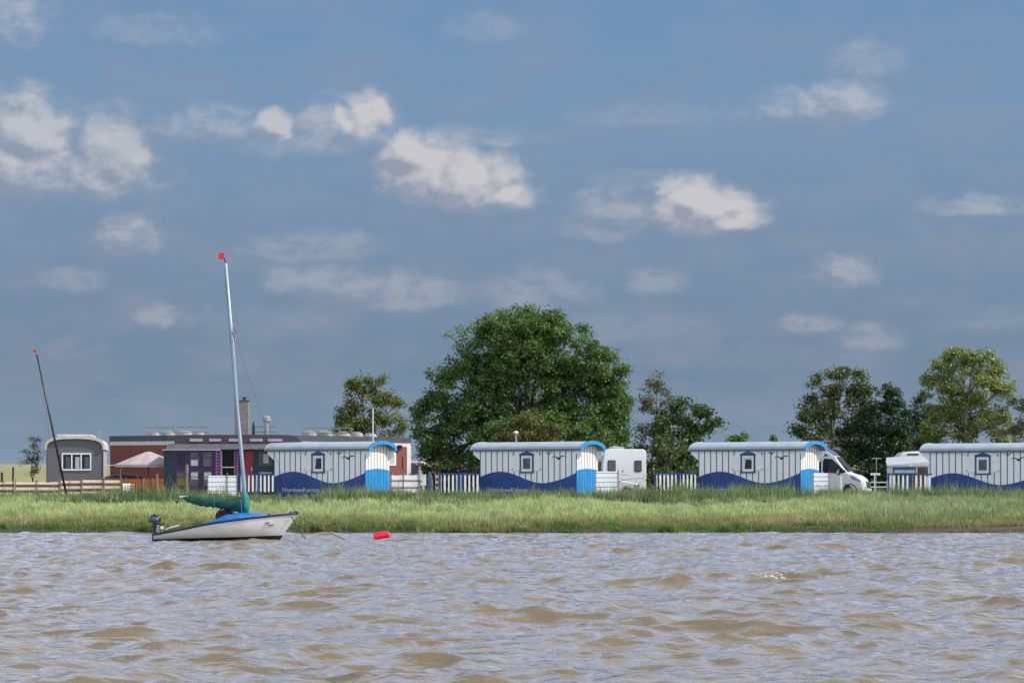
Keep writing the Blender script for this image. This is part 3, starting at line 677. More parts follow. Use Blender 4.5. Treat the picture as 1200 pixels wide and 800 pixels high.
# ------------------------------------------------------------------ fences
def picket_fence(label, x0, x1, ytop, ybot, D, posts, bottom_rail=False, gap=4.5):
    a = at(x0, ybot, D); a.z = float(ground_z(a.x, D)); k = D / F
    root = thing('picket_fence', label, 'fence', a, 0, 'white picket fences with blue rails between the wagons')
    L = (x1 - x0) * k; H = CAMH - (ytop - HZ) * k - a.z; zb = CAMH - (ybot - HZ) * k - a.z
    p = MB(); n = int(L / (gap * k))
    for i in range(n):
        x = (i + .5) * L / n; w = .055 + .008 * math.sin(i * 2.3)
        p.box(x - w, x + w, -.025, -.002, zb + .01 * math.sin(i * 5), H - .10 + .012 * math.sin(i * 3.1))
    p.build('pickets', M['white'], root)
    r = MB(); r.box(0, L, -.05, .05, H - .085, H); r.box(0, L, .0, .04, H * .35, H * .35 + .07); r.build('rail', M['navy'], root)
    if bottom_rail:
        r = MB(); r.box(0, L, -.045, -.0, zb - .22, zb - .012); r.build('skirting_board', M['navy'], root)
    for px in posts:
        q = MB(); x = (px - x0) * k; q.box(x - .06, x + .06, -.06, -.026, -.1, H - .087); q.box(x - .07, x + .07, -.07, .06, H + .001, H + .03); q.build('post', M['navy'], root)
    return root
picket_fence('picket fence with blue top rail directly behind the sailboat mast', 280, 322, 554.5, 576, 152, (281, 303))
picket_fence('picket fence with blue top rail under the left edge of the big tree', 514, 562, 554, 577, 152.5, (515.5, 537.5, 542))
picket_fence('picket fence in front of the dark hedge, left of the third wagon', 767, 817, 553.5, 575, 152.5, (768, 796))
picket_fence('picket fence in front of the grey awning, with a blue board along its bottom', 1040, 1092, 554.5, 578.5, 150, (1041, 1068), True, gap=5.2)

def windbreak(label, x0, x1, ytop, ybot, D, m, poles, sag=0.0, tilt=0, seams=()):
    a = at(x0, ybot, D); k = D / F; a.z = float(ground_z(a.x, D)) ; b = at(x1, ybot, D)
    root = thing('windbreak', label, 'windbreak', a, R(28))
    cr = 1 / (math.cos(R(28)) + math.sin(R(28)) * ((600 - x0) / F)); H = CAMH - (ytop - HZ) * k - a.z; L = (x1 - x0) * k * cr; ed = [0] + [(s - x0) * k * cr for s in seams] + [L]
    for q in range(len(ed) - 1):
        e0, e1 = ed[q], ed[q + 1]; rows = []
        for j in range(7):
            z = H * j / 6; rows.append([(e0 + (e1 - e0) * i / 10, .05 * math.sin(math.pi * i / 10) * (1 + .3 * math.sin(j)), z - (sag * math.sin(math.pi * i / 10) if j == 6 else 0) + tilt * (e0 + (e1 - e0) * i / 10) * j / 6) for i in range(11)])
        s = MB(); s.grid(rows); s.build('fabric', M[m], root, smooth=True, loc=(.0, 0, 0))
    for px in poles:
        x = (px - x0) * k * cr; s = MB(); s.tube([(x, -.03, -.1), (x, -.03, H + .12 + tilt * x)], .018, 6); s.build('pole', M['wood'], root)
    return root
windbreak('low cream and brown striped windbreak at the left edge of the photo', -14, 17, 563.5, 575, 149, 'windbreak_brown', (-13, 5, 16), sag=.08)
windbreak('long low cream and brown striped windbreak in front of the small bare tree', 17.5, 70, 563, 576, 148.6, 'windbreak_brown', (18, 43, 69.5), sag=.10, seams=(43,))
windbreak('low cream and brown striped windbreak under the window of the grey cabin', 70.5, 95.5, 562.5, 576, 148.8, 'windbreak_brown', (71, 82, 95), sag=.03)
windbreak('taller striped windbreak left half, beside the dark car roof', 96, 121.2, 560.5, 577.5, 148.4, 'windbreak_brown', (96.3, 120.5))
windbreak('tallest brightest cream windbreak ending at the white chair', 121.6, 142, 560, 580, 148.2, 'windbreak_brown', (122, 141.5))
windbreak('white windbreak with thin blue lines in front of the purple wagon', 243, 278.5, 557, 580, 149.5, 'windbreak_blue', (243.5, 266, 278))
windbreak('white and grey broad striped windbreak right of the first blue wagon', 457.5, 491, 554.5, 583, 148.5, 'windbreak_grey', (458.5, 473, 490.5), sag=.12, seams=(473,))
windbreak('white windbreak with thin blue stripes between second wagon and motorhome', 697.5, 725, 552, 581, 149, 'windbreak_blue', (698, 724.5))
windbreak('smaller white windbreak with blue stripes in front of the van door', 952.5, 972, 553.8, 579, 149, 'windbreak_blue', (953, 971.5), tilt=-.02)
windbreak('narrow cream and brown windbreak beside the meter box', 510, 513.6, 554, 580, 149.8, 'windbreak_brown', (510, 513.6))

# ------------------------------------------------------------------ meter box, folded parasol, pale post by van
p = at(496, 583, 149.5); rt = thing('utility_pedestal', 'white electric meter box on a post right of the striped windbreak', 'meter box', (p.x, p.y, GZ))
b = MB(); b.box(-.16, .16, -.1, .1, .72, 1.32); b.box(-.18, .18, -.12, .12, 1.321, 1.36); b.build('cabinet', M['whitetrim'], rt, bevel=.01)
b = MB(); b.box(-.07, .07, -.05, .05, 0, .719); b.build('post', M['whitetrim'], rt)
b = MB(); b.box(-.09, -.04, -.115, -.101, .92, 1.02); b.build('latch', M['blackmetal'], rt)
for px, lab, w_, tp in ((488, 'slate blue canvas panel left of the meter box', .14, 555), (503.5, 'slate blue folded canvas right of the meter box', .22, 553)):
    p = at(px, 583, 150.5); H = CAMH - (tp - HZ) * 150.5 / F - GZ
    rt = thing('folded_parasol', lab, 'parasol', (p.x, p.y, GZ)); b = MB(); b.lathe([(.03, .25), (w_ * .9, .35), (w_, .8), (w_ * .75, H - .3), (w_ * .3, H)], (0, 0, 0), 9, sx=1, sy=.5); b.build('canopy', M['tarpblue'], rt)
    b = MB(); b.tube([(0, 0, 0), (0, 0, H + .05)], .02, 6); b.build('pole', M['steel'], rt)
p = at(985.5, 583, 150); b = MB(); b.box(-.055, .055, -.05, .05, 0, 1.28); b.box(-.065, .065, -.06, .06, 1.281, 1.31)
o = b.build('fence_post', M['whitetrim'], loc=(p.x, p.y, GZ)); tag(o, 'white square post standing before the van door', 'post')
b = MB(); b.box(-.33, .30, -.03, .0, .35, 1.33); o = b.build('panel_board', M['awning'], loc=(at(980, 583, 151).x, 151, GZ)); tag(o, 'plain pale grey panel between striped windbreak and white post by the van', 'panel')

# white crossed gate by the awning
p = at(1020, 583, 152); rt = thing('white_gate', 'open white rail gate right of the white van', 'gate', (p.x, p.y, GZ))
for z in (.30, .60, .88):
    b = MB(); b.box(0, 1.0, -.02, .02, z, z + .06); b.build('rail', M['whitetrim'], rt)
b = MB(); b.box(.22, .29, -.03, -.021, .1, 1.42); b.box(.0, .58, -.045, -.031, 1.33, 1.46); b.build('signboard', M['whitetrim'], rt)
b = MB(); b.box(.13, .16, -.05, -.046, 1.37, 1.42); b.box(.36, .39, -.05, -.046, 1.37, 1.42); b.build('bolts', M['blackmetal'], rt)
b = MB(); b.box(.98, 1.04, -.03, .03, 0, 1.05); b.build('post', M['whitetrim'], rt)
p = at(1027, 540, 158); b = MB(); b.tube([(.0, 0, -2.2), (0, 0, 0)], .03, 6); b.box(-.28, .32, -.02, .02, -.02, .05)
o = b.build('sign_bracket', M['steel'], loc=(p.x, p.y, p.z + .15)); tag(o, 'thin grey crossbar on a post left of the grey awning', 'sign post')

# ------------------------------------------------------------------ vehicles
def arc_pts(cx, cz, r, a0, a1, n): return [(cx + r * math.cos(R(a0 + (a1 - a0) * i / n)), cz + r * math.sin(R(a0 + (a1 - a0) * i / n))) for i in range(n + 1)]
def wheel(parent, x, y, r, w=.2):
    t = MB(); t.tube([(x, y, r), (x, y + w, r)], r, 24); wh = t.build('wheel', M['rubber'], parent, smooth=False, bevel=.02)
    t = MB(); t.tube([(x, y - .012, r), (x, y - .001, r)], r * .6, 16); t.build('rim', M['steel'], wh)
def loft_body(prof, ys, insets, name, m, parent, bevel=.04):
    """profile in xz lofted across y with per-height inset (tumblehome)"""
    b = MB(); n = len(prof); rows = []
    for y, f in ys:
        rows.append([(x - (f * insets[0] if x > -1.2 else 0), y + 0, z) for x, z in prof])
    vs = [v for r_ in rows for v in r_]; fs = [tuple(range(n))] + [tuple(range(len(vs) - 1, len(vs) - n - 1, -1))]
    for i in range(len(rows) - 1):
        fs += [(i * n + k, (i + 1) * n + k, (i + 1) * n + (k + 1) % n, i * n + (k + 1) % n) for k in range(n)]
    b.add(vs, fs); return b.build(name, m, parent, bevel=bevel)
# van: origin at front bumper on the near side, facing local +x
p = at(1015, 583, 153)
van = thing('camper_van', 'white high roof camper van with black side window, nose to the right', 'van', (p.x, p.y, GZ), R(-17))
arch = arc_pts(-.98, .36, .43, 178, 2, 12)
prof = [(-5.6, .35), (-5.6, 2.55), (-5.3, 2.86), (-3.0, 3.02), (-2.75, 2.98), (-2.25, 2.72), (-1.85, 2.42), (-1.05, 1.52), (-.95, 1.47), (-.45, 1.32), (-.16, 1.12), (-.05, .92), (.0, .62), (-.03, .30), (-.5, .26)] + [(x, z) for x, z in arch[::-1]] + [(-1.46, .30)]
loft_body(prof, [(0, .9), (.10, .28), (.5, .08), (1.0, 0), (1.5, .08), (1.9, .28), (2.0, .9)], (.30,), 'body', M['vanwhite'], van, bevel=.05)
b = MB(); b.prism([(-2.55, 1.48), (-2.62, 1.62), (-2.60, 2.20), (-2.5, 2.34), (-2.05, 2.30), (-1.18, 1.52), (-1.5, 1.44)], -.012, .0, 'xz'); b.build('side_window', M['glass'], van)
b = MB()
b.grid([[(-1.83, .12, 2.42), (-1.83, 1.88, 2.42)], [(-1.06, .10, 1.56), (-1.06, 1.90, 1.56)]]); b.build('windscreen', M['glassgrey'], van, solid=.02, loc=(.02, 0, .02))
b = MB(); b.grid([[(-3.0, .2, 3.06), (-3.0, 1.8, 3.06)], [(-2.74, .10, 3.02), (-2.74, 1.90, 3.02)], [(-2.24, .10, 2.76), (-2.24, 1.90, 2.76)], [(-1.93, .14, 2.52), (-1.93, 1.86, 2.52)]]); b.build('roof_window', M['tarpblue'], van, solid=.02)
b = MB(); b.prism([(-3.3, 2.42), (-3.3, 2.80), (-2.80, 2.80), (-2.45, 2.62), (-2.25, 2.48), (-2.75, 2.46)], -.014, -.001, 'xz'); b.build('roof_side_band', M['vanblack'], van)
b = MB(); b.box(-3.6, -2.72, -.016, -.001, .5, 2.15); b.build('rear_side_window', M['vanblack'], van)
for yy in (-.01, 1.55):
    b = MB(); b.prism([(-.95, 1.32), (-.62, 1.20), (-.30, 1.02), (-.36, .92), (-.72, 1.02), (-.95, 1.18)], yy, yy + .46, 'xz'); b.build('headlight', M['chrome'], van, bevel=.02)
b = MB(); b.prism([(-.2, 1.10), (.0, .86), (.03, .60), (-.1, .60), (-.18, .9)], .45, 1.55, 'xz'); b.build('grille', M['vanblack'], van)
for z0, z1 in ((.86, .9), (.73, .77)):
    b = MB(); b.box(-.05, .045, .5, 1.5, z0, z1); b.build('grille_bar', M['steel'], van)
b = MB(); b.box(-.42, .05, -.02, 2.02, .28, .52); b.build('bumper', M['vanwhite'], van, bevel=.08)
b = MB(); b.lathe([(.02, 0), (.10, .02), (.12, .15), (.12, .30), (.06, .36)], (-1.62, -.20, 1.36), 10, sx=.8, sy=1); b.tube([(-1.6, -.14, 1.48), (-1.55, .02, 1.48)], .03, 6); mi_ = b.build('wing_mirror', M['vanblack'], van)
b = MB(); b.box(-1.70, -1.60, -.33, -.325, 1.45, 1.62); b.build('mirror_face', M['vanwhite'], mi_)
b = MB(); b.box(-1.60, -1.588, -.006, .003, .4, 1.46); b.box(-2.72, -2.708, -.006, .003, .4, 2.4); b.build('door_seams', M['vanblack'], van)
b = MB(); b.prism(arc_pts(-.98, .36, .46, 178, 2, 12) + arc_pts(-.98, .36, .40, 2, 178, 12), -.01, .06, 'xz'); b.build('wheel_arch', M['vanblack'], van)
wheel(van, -.98, .04, .36); wheel(van, -4.7, .04, .36); wheel(van, -.98, 1.76, .36); wheel(van, -4.7, 1.76, .36)

# motorhome
p = at(706.5, 583, 158)
mh = thing('motorhome', 'white boxy motorhome with two tinted windows and blue swooshes beside the second wagon', 'motorhome', (p.x, p.y, GZ), R(9))
k = 158 / F
prof = [(0, .35), (-.02, 1.9), (.10, 2.75), (.22, 2.93), (.5, 2.97), (2.55, 2.95), (2.68, 2.88), (2.74, 2.72), (2.74, .35)]
b = MB(); b.prism(prof, 0, 5.6, 'xz'); b.build('body', M['vanwhite'], mh, bevel=.05)
for (x0, x1, z0, z1, nm) in ((.30, .80, 1.58, 2.28, 'side_window'), (1.98, 2.44, 1.55, 2.26, 'side_window')):
    b = MB(); r_ = .08
    pl = arc_pts(x0 + r_, z1 - r_, r_, 180, 90, 4) + arc_pts(x1 - r_, z1 - r_, r_, 90, 0, 4) + arc_pts(x1 - r_, z0 + r_, r_, 0, -90, 4) + arc_pts(x0 + r_, z0 + r_, r_, -90, -180, 4)
    b.prism(pl, -.03, -.001, 'xz'); wn = b.build(nm, M['vanblack'], mh)
    b = MB(); b.box(x0 + .05, x1 - .05, -.036, -.031, z0 + .06, z1 - .05); b.build('pane', M['glassgrey'], wn)
b = MB(); b.lathe([(.42, 0), (.40, .07), (.26, .15), (.1, .19)], (.95, 1.0, 2.965), 16); b.box(1.15, 1.5, .8, 1.2, 2.965, 3.12); b.build('roof_vent', M['whitecap'], mh, smooth=False)
b = MB()
b.prism([(.10, 1.40), (1.0, 1.42), (1.7, 1.38), (1.7, 1.36), (1.0, 1.39), (.1, 1.37)], -.008, -.001, 'xz'); b.prism([(1.0, 1.02), (1.6, 1.12), (2.6, 1.20), (2.6, 1.18), (1.6, 1.08), (1.0, 1.0)], -.008, -.001, 'xz')
b.box(2.60, 2.615, -.008, -.001, 1.2, 1.45); b.build('panel_lines', M['steel'], mh)
b = MB(); b.prism([(.85, 1.14), (1.25, 1.02), (1.62, .92), (1.25, .92), (.85, 1.0)], -.010, -.002, 'xz'); b.prism([(.9, .80), (1.3, .72), (1.75, .52), (2.1, .42), (1.7, .42), (1.3, .60), (.9, .70)], -.010, -.002, 'xz'); b.build('swoosh_graphic', M['vanblue'], mh)
b = MB(); b.box(2.17, 2.27, -.02, -.001, .68, .80); b.box(1.22, 1.29, -.02, -.001, 1.56, 1.64); b.build('fittings', M['vanblack'], mh)
b = MB(); b.box(2.68, 2.72, -.02, -.001, 1.0, 1.1); b.build('marker_lamp', M['redtape'], mh)
b = MB(); b.box(-.025, -.001, .5, 2.4, .9, 2.2); b.build('left_face_panel', M['tarpblue'], mh)  # plain slate blue panel on the left face
wheel(mh, .7, .05, .34); wheel(mh, 2.1, .05, .34)
# white kayak / car bonnet beside motorhome -> small white car seen over the grass
p = at(724, 583, 154.5)
car2 = thing('parked_car', 'low white car bonnet poking out right of the striped windbreak', 'car', (p.x - 2.9, p.y, GZ), R(-4))
def small_car(rt, body, H=1.42, L=4.2, W=1.7):
    prof = [(0, .30), (-.02, .62), (.10, .80), (.55, .92)] + [(1.05, 1.28), (1.45, H - .04), (2.1, H), (2.75, H - .08), (3.25, .98), (4.0, .84), (L, .66), (L + .02, .34)] + [(x, z) for x, z in arc_pts(3.45, .32, .36, 0, 180, 8)] + [(x, z) for x, z in arc_pts(.8, .32, .36, 0, 180, 8)]
    b = MB(); b.prism(prof, 0, W, 'xz'); b.build('body', body, rt, bevel=.06)
    b = MB(); b.prism([(.95, .98), (1.18, 1.24), (1.5, H - .10), (2.1, H - .06), (2.1, .98)], -.012, -.001, 'xz'); b.build('side_window', M['glass'], rt)
    b = MB(); b.prism([(2.16, .98), (2.16, H - .06), (2.68, H - .13), (3.1, .98)], -.012, -.001, 'xz'); b.build('side_window', M['glass'], rt)
    for a_, c_ in (((2.86, H - .08 - .07), (3.24, 1.02)), ((.62, .99), (1.02, 1.28))):
        b = MB(); b.grid([[(a_[0], .12, a_[1]), (a_[0], W - .12, a_[1])], [(c_[0], .1, c_[1]), (c_[0], W - .1, c_[1])]]); b.build('windscreen', M['glass'], rt, solid=.02, loc=(.03 if a_[0] > 2 else -.03, 0, .02))
    b = MB(); b.box(3.86, 4.21, -.01, .3, .64, .76); b.build('headlight', M['chrome'], rt, bevel=.02)
    b = MB(); b.box(-.03, .05, .02, .3, .62, .78); b.build('tail_light', M['redtape'], rt)
    for x in (.8, 3.45):
        wheel(rt, x, .03, .31, .18); wheel(rt, x, W - .21, .31, .18)
small_car(car2, M['vanwhite'], H=1.25)
p = at(124, 583, 158); car1 = thing('parked_car', 'dark slate blue hatchback behind the striped windbreak and orange boards', 'car', (p.x - .9, p.y, GZ), R(3)); small_car(car1, M['carblue'], H=1.42)

# caravan left of big tree
p = at(508, 583, 181)
cv = thing('touring_caravan', 'small white rounded caravan end beside the brick building', 'caravan', (p.x - 3.5, p.y, GZ), R(-2)); cv.scale = (1.06,) * 3
prof = [(0, .4), (0, 2.28), (2.3, 2.28)] + [(2.3 + .85 * math.sin(R(a)), 2.28 - .85 * (1 - math.cos(R(a)))) for a in range(12, 84, 12)] + [(3.24, 1.2), (3.3, .8), (3.2, .4)]
b = MB(); b.prism(prof, 0, 2.1, 'xz'); b.build('body', M['vanwhite'], cv, bevel=.06)
b = MB(); b.prism([(.3, 1.35), (.3, 2.12), (2.05, 2.12), (2.3, 1.9), (2.3, 1.35)], -.014, -.001, 'xz'); b.build('side_panel', M['tarpblue'], cv)
b = MB(); b.box(2.62, 2.82, -.015, -.001, 1.38, 1.62); b.box(2.92, 3.08, -.015, -.001, 1.42, 1.6); b.build('side_window', M['glass'], cv)
b = MB(); b.box(.8, 1.3, .5, 1.0, 2.285, 2.42); b.build('roof_vent', M['whitecap'], cv)
wheel(cv, 1.5, .03, .32)

# caravan with awning at right
p = at(1052, 583, 160)
cw = thing('touring_caravan', 'white caravan with a skylight behind the grey awning', 'caravan', (p.x, p.y, GZ), 0)
prof = [(-.05, .4), (-.12, 1.9), (.02, 2.45), (.30, 2.74), (.62, 2.82), (3.6, 2.86), (4.2, 2.6), (4.3, .4)]
b = MB(); b.prism(prof, 0, 2.2, 'xz'); b.build('body', M['vanwhite'], cw, bevel=.08)
b = MB(); b.box(.60, 1.3, -.02, -.001, 2.60, 2.70); b.build('skylight', M['vanblack'], cw)
b = MB(); b.box(.6, 1.9, -.02, -.001, 1.3, 1.9); b.build('side_window', M['glassgrey'], cw)
wheel(cw, 2.0, .03, .32)
p = at(1039.5, 583, 156); k = 156 / F
aw = thing('awning_tent', 'grey caravan awning with a dark open front above the right picket fence', 'awning', (p.x, p.y, GZ), 0)
zz = lambda y: CAMH - (y - HZ) * k - GZ
b = MB(); b.grid([[(0, 0, zz(545)), (1.3, 0, zz(543.5)), (2.62, 0, zz(541.5))], [(.1, 1.2, zz(541)), (1.3, 1.2, zz(539)), (2.62, 1.2, zz(538))], [(.35, 2.6, zz(535.5)), (1.3, 2.6, zz(534.5)), (2.62, 2.6, zz(534))]]); b.build('roof_cloth', M['awning'], aw, smooth=False, solid=.02)
b = MB(); b.box(0, 2.62, -.02, .0, zz(546.8), zz(544.8)); b.build('valance', M['awning'], aw)
b = MB(); b.box(.0, .35, .0, .02, 0, zz(547.2)); b.box(1.75, 1.85, .0, .02, 0, zz(547.2)); b.build('side_wall', M['awning'], aw)
b = MB(); b.box(.4, 2.6, 1.9, 1.94, 0, zz(546)); b.build('back_wall', M['tarpblue'], aw)
b = MB(); b.box(.45, 1.72, .02, .04, zz(554), zz(550.5)); b.build('window_strip', M['curtain'], aw)
b = MB(); b.box(.45, 1.72, .02, .04, zz(549.8), zz(547.8)); b.build('header_strip', M['hullcover'], aw)
b = MB(); b.box(1.9, 2.55, .9, 1.3, 0, zz(549.5)); o = b.build('cupboard', M['brownwood'], loc=(p.x, p.y, GZ), bevel=.01); tag(o, 'dark brown cupboard standing inside the grey awning', 'cupboard')
b = MB(); b.tube([(1.35, -.05, zz(546)), (2.4, .3, zz(538))], .02, 6); b.build('strut', M['whitetrim'], aw)

# ------------------------------------------------------------------ grey cabin at left
p = at(55, 583, 158); k = 158 / F
gc = thing('grey_cabin', 'grey clad cabin wagon with arched cream roof and triple window at the left', 'cabin', (p.x, p.y, GZ), R(7))
zc = lambda y: CAMH - (y - HZ) * k - GZ
Wd = 3.40; ez = zc(524)
def carc(y0, y1, ze, zr, n=16, pw=.55):
    out = []
    for i in range(n + 1):
        a = math.pi * i / n; c = (y0 + y1) / 2; hw = (y1 - y0) / 2
        out.append((c - hw * math.copysign(abs(math.cos(a)) ** .75, math.cos(a)), ze + (zr - ze) * math.sin(a) ** pw))
    return out
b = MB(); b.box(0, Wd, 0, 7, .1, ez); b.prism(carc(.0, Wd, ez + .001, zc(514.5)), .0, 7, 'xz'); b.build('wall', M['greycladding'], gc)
A = carc(-.12, Wd + .12, ez - .12, zc(510.5)); Bq = carc(.0, Wd, ez - .14, zc(514.0))
b = MB(); b.prism(A + Bq[::-1], -.18, 7.2, 'xz'); b.build('roof', M['cream'], gc)
b = MB(); b.box(.55, 2.75, .5, 6.8, zc(511.6), zc(508.6)); b.build('roof_deck', M['cream'], gc, bevel=.08)
x0w, x1w, z0w, z1w = .90, 2.70, zc(551), zc(530.5)
b = MB(); pw_ = (x1w - x0w - .08 * 4) / 3
b.box(x0w, x1w, -.06, -.001, z0w, z0w + .09); b.box(x0w, x1w, -.06, -.001, z1w - .09, z1w)
for i in range(4): b.box(x0w + i * (pw_ + .08), x0w + i * (pw_ + .08) + .08, -.06, -.001, z0w + .0905, z1w - .0905)
wf = b.build('window', M['whitetrim'], gc)
for i in range(3):
    b = MB(); xx = x0w + .08 + i * (pw_ + .08); b.box(xx + .001, xx + pw_ - .001, -.02, -.002, z0w + .091, z1w - .091); b.build('pane', M['glass'], wf)
    b = MB(); b.box(xx + pw_ * .35, xx + pw_ * .9, -.024, -.021, z0w + .12, z1w - .25); b.build('curtain', M['curtain'] if i == 1 else M['glassgrey'], wf)
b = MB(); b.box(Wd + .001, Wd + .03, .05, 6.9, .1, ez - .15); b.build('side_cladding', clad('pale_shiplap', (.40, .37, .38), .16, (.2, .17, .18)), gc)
b = MB(); b.box(-.035, -.001, -.03, .06, .1, ez - .14); b.box(Wd + .001, Wd + .04, -.04, .049, .1, ez - .14); b.build('corner_boards', M['blackmetal'], gc)
b = MB(); b.tube([(Wd - .3, 1.6, ez), (Wd - .3, 1.6, zc(506))], .05, 8); b.tube([(Wd - .3, 1.6, zc(507)), (Wd - .3, 1.6, zc(504))], .10, 8); b.build('stovepipe', M['steel'], gc)

# posts
def post(px, ytop, D, r, label, m='wood'):
    p = at(px, 583, D); z = float(ground_z(p.x, D)); H = CAMH - (ytop - HZ) * D / F - z
    b = MB(); b.tube([(0, 0, -.2), (.01, 0, H * .5), (.02, .01, H - .03), (.02, .01, H)], [r, r * .97, r * .95, r * .7], 8)
    o = b.build('wooden_post', M[m], loc=(p.x, p.y, z)); tag(o, label, 'post'); return o
post(15, 547, 162, .07, 'dark wooden post by the small bare tree', 'darkwood')
post(218.5, 544, 146.5, .10, 'tall pale wooden post in front of the purple wagon windows')
post(183.5, 555, 151, .085, 'short pale wooden post left of the purple wagon')
post(167.5, 561, 150.5, .05, 'grey wooden post at the end of the dark car')
post(140.5, 549, 151.5, .025, 'thin stick beside the white parasol rope', 'wood')
post(265.8, 553.5, 149.2, .04, 'short brown stake rising over the white blue lined windbreak')
post(2, 553, 190, .10, 'low stump of a post at the far left edge', 'darkwood')

# orange board fence
p = at(142, 583, 152); k = 152 / F
of = thing('board_fence', 'orange stained board fence below the white parasol', 'fence', (p.x, p.y, GZ))
L = 50 * k; b = MB(); n = 12
for i in range(n): b.box(i * L / n + .004, (i + 1) * L / n - .004, 0, .03, .15, 1.12 + .02 * math.sin(i * 2.1))
b.build('boards', M['orange'], of)
for z in (.35, .92):
    b = MB(); b.box(0, L, .031, .07, z, z + .08); b.build('rail', M['orange'], of)
for x in (.02, L * .52, L * .72): 
    b = MB(); b.box(x, x + .08, -.05, -.001, 0, 1.16); b.build('post', M['wood'], of)

# plastic chair with cushion by the windbreak
p = at(151, 583, 147.5); k = 147.5 / F
ch = thing('garden_chair', 'white plastic garden chair half hidden in the grass by the windbreak', 'chair', (p.x, p.y, GZ), R(35))
b = MB(); b.box(-.24, .24, -.22, .24, .40, .44); b.build('seat', M['whitetrim'], ch, bevel=.01)
b = MB()
for i in range(5): b.box(-.22 + i * .10, -.17 + i * .10, .20, .23, .44, .84)
b.box(-.25, .25, .19, .24, .80, .87); b.build('backrest', M['whitetrim'], ch, rot=(R(-8), 0, 0))
for sx in (-1, 1):
    for sy in (-1, 1): b = MB(); b.tube([(sx * .21, sy * .19, .41), (sx * .25, sy * .23, 0)], [.03, .02], 6); b.build('leg', M['whitetrim'], ch)
    b = MB(); b.box(sx * .24 - .03, sx * .24 + .03, -.2, .2, .60, .64); b.tube([(sx * .24, -.18, .42), (sx * .24, -.18, .61)], .02, 6); b.build('armrest', M['whitetrim'], ch)
p = at(153.5, 569, 149); b = MB(); b.box(-.27, .27, -.02, .02, -.14, .14, 1); b.box(-.25, .22, -.03, -.0205, .0, .12); o = b.build('notice_board', [M['pink'], M['interior']], loc=(p.x, p.y, p.z)); b2 = MB(); b2.tube([(0, .03, -.6), (0, .03, 0)], .02, 6); b2.build('stake', M['darkwood'], o)
tag(o, 'small dark board with a pale panel just above the white chair', 'board')

# parasol
p = at(174, 583, 157); k = 157 / F; zc = lambda y: CAMH - (y - HZ) * k - GZ
pa = thing('parasol', 'open pinkish white parasol in front of the dark brick wall', 'parasol', (p.x, p.y, GZ))
b = MB(); R0 = 2.05; ze_, zt = zc(544), zc(529); nseg = 8; rows = []
for j in range(7):
    t = j / 6; row = []
    for i in range(nseg * 4 + 1):
        a = 2 * math.pi * i / (nseg * 4) + .2; sc_ = 1 - .06 * (math.sin(a * nseg / 2 - .1 * nseg) ** 2); r = .12 + (R0 - .12) * t
        row.append((r * math.cos(a) * (sc_ if t > .5 else 1), r * math.sin(a) * (sc_ if t > .5 else 1), zt - (zt - ze_) * (t ** 1.05) - .07 * math.sin(math.pi * t) * (math.sin(a * nseg / 2 - .1 * nseg) ** 2)))
    rows.append(row)
b.grid(rows); cn = b.build('canopy', M['parasol'], pa, smooth=False)
b = MB(); b.grid([rows[-1], [(x * 1.005, y * 1.005, z - .15 + .03 * math.sin(i * 1.6)) for i, (x, y, z) in enumerate(rows[-1])]]); b.build('valance', M['parasol'], cn)
b = MB(); b.lathe([(.5, 0), (.3, .09), (.05, .15)], (0, 0, zt - .16), 12); b.build('vent_cap', M['parasol'], cn)
b = MB(); b.tube([(0, 0, 0), (0, 0, zt)], .03, 8); b.build('pole', M['blackmetal'], pa)
for i in range(8):
    a = 2 * math.pi * i / 8 + .2; b = MB(); b.tube([(0, 0, zt - .3), (R0 * .97 * math.cos(a), R0 * .97 * math.sin(a), ze_ - .02)], .012, 4); b.build('rib', M['steel'], pa)
b = MB(); q = at(122, 545, 157) - Vector((p.x, p.y, GZ)); b.tube([(-R0 + .1, 0, ze_ - .03), q], .02, 5); b.build('guy_rope', M['whitetrim'], pa)

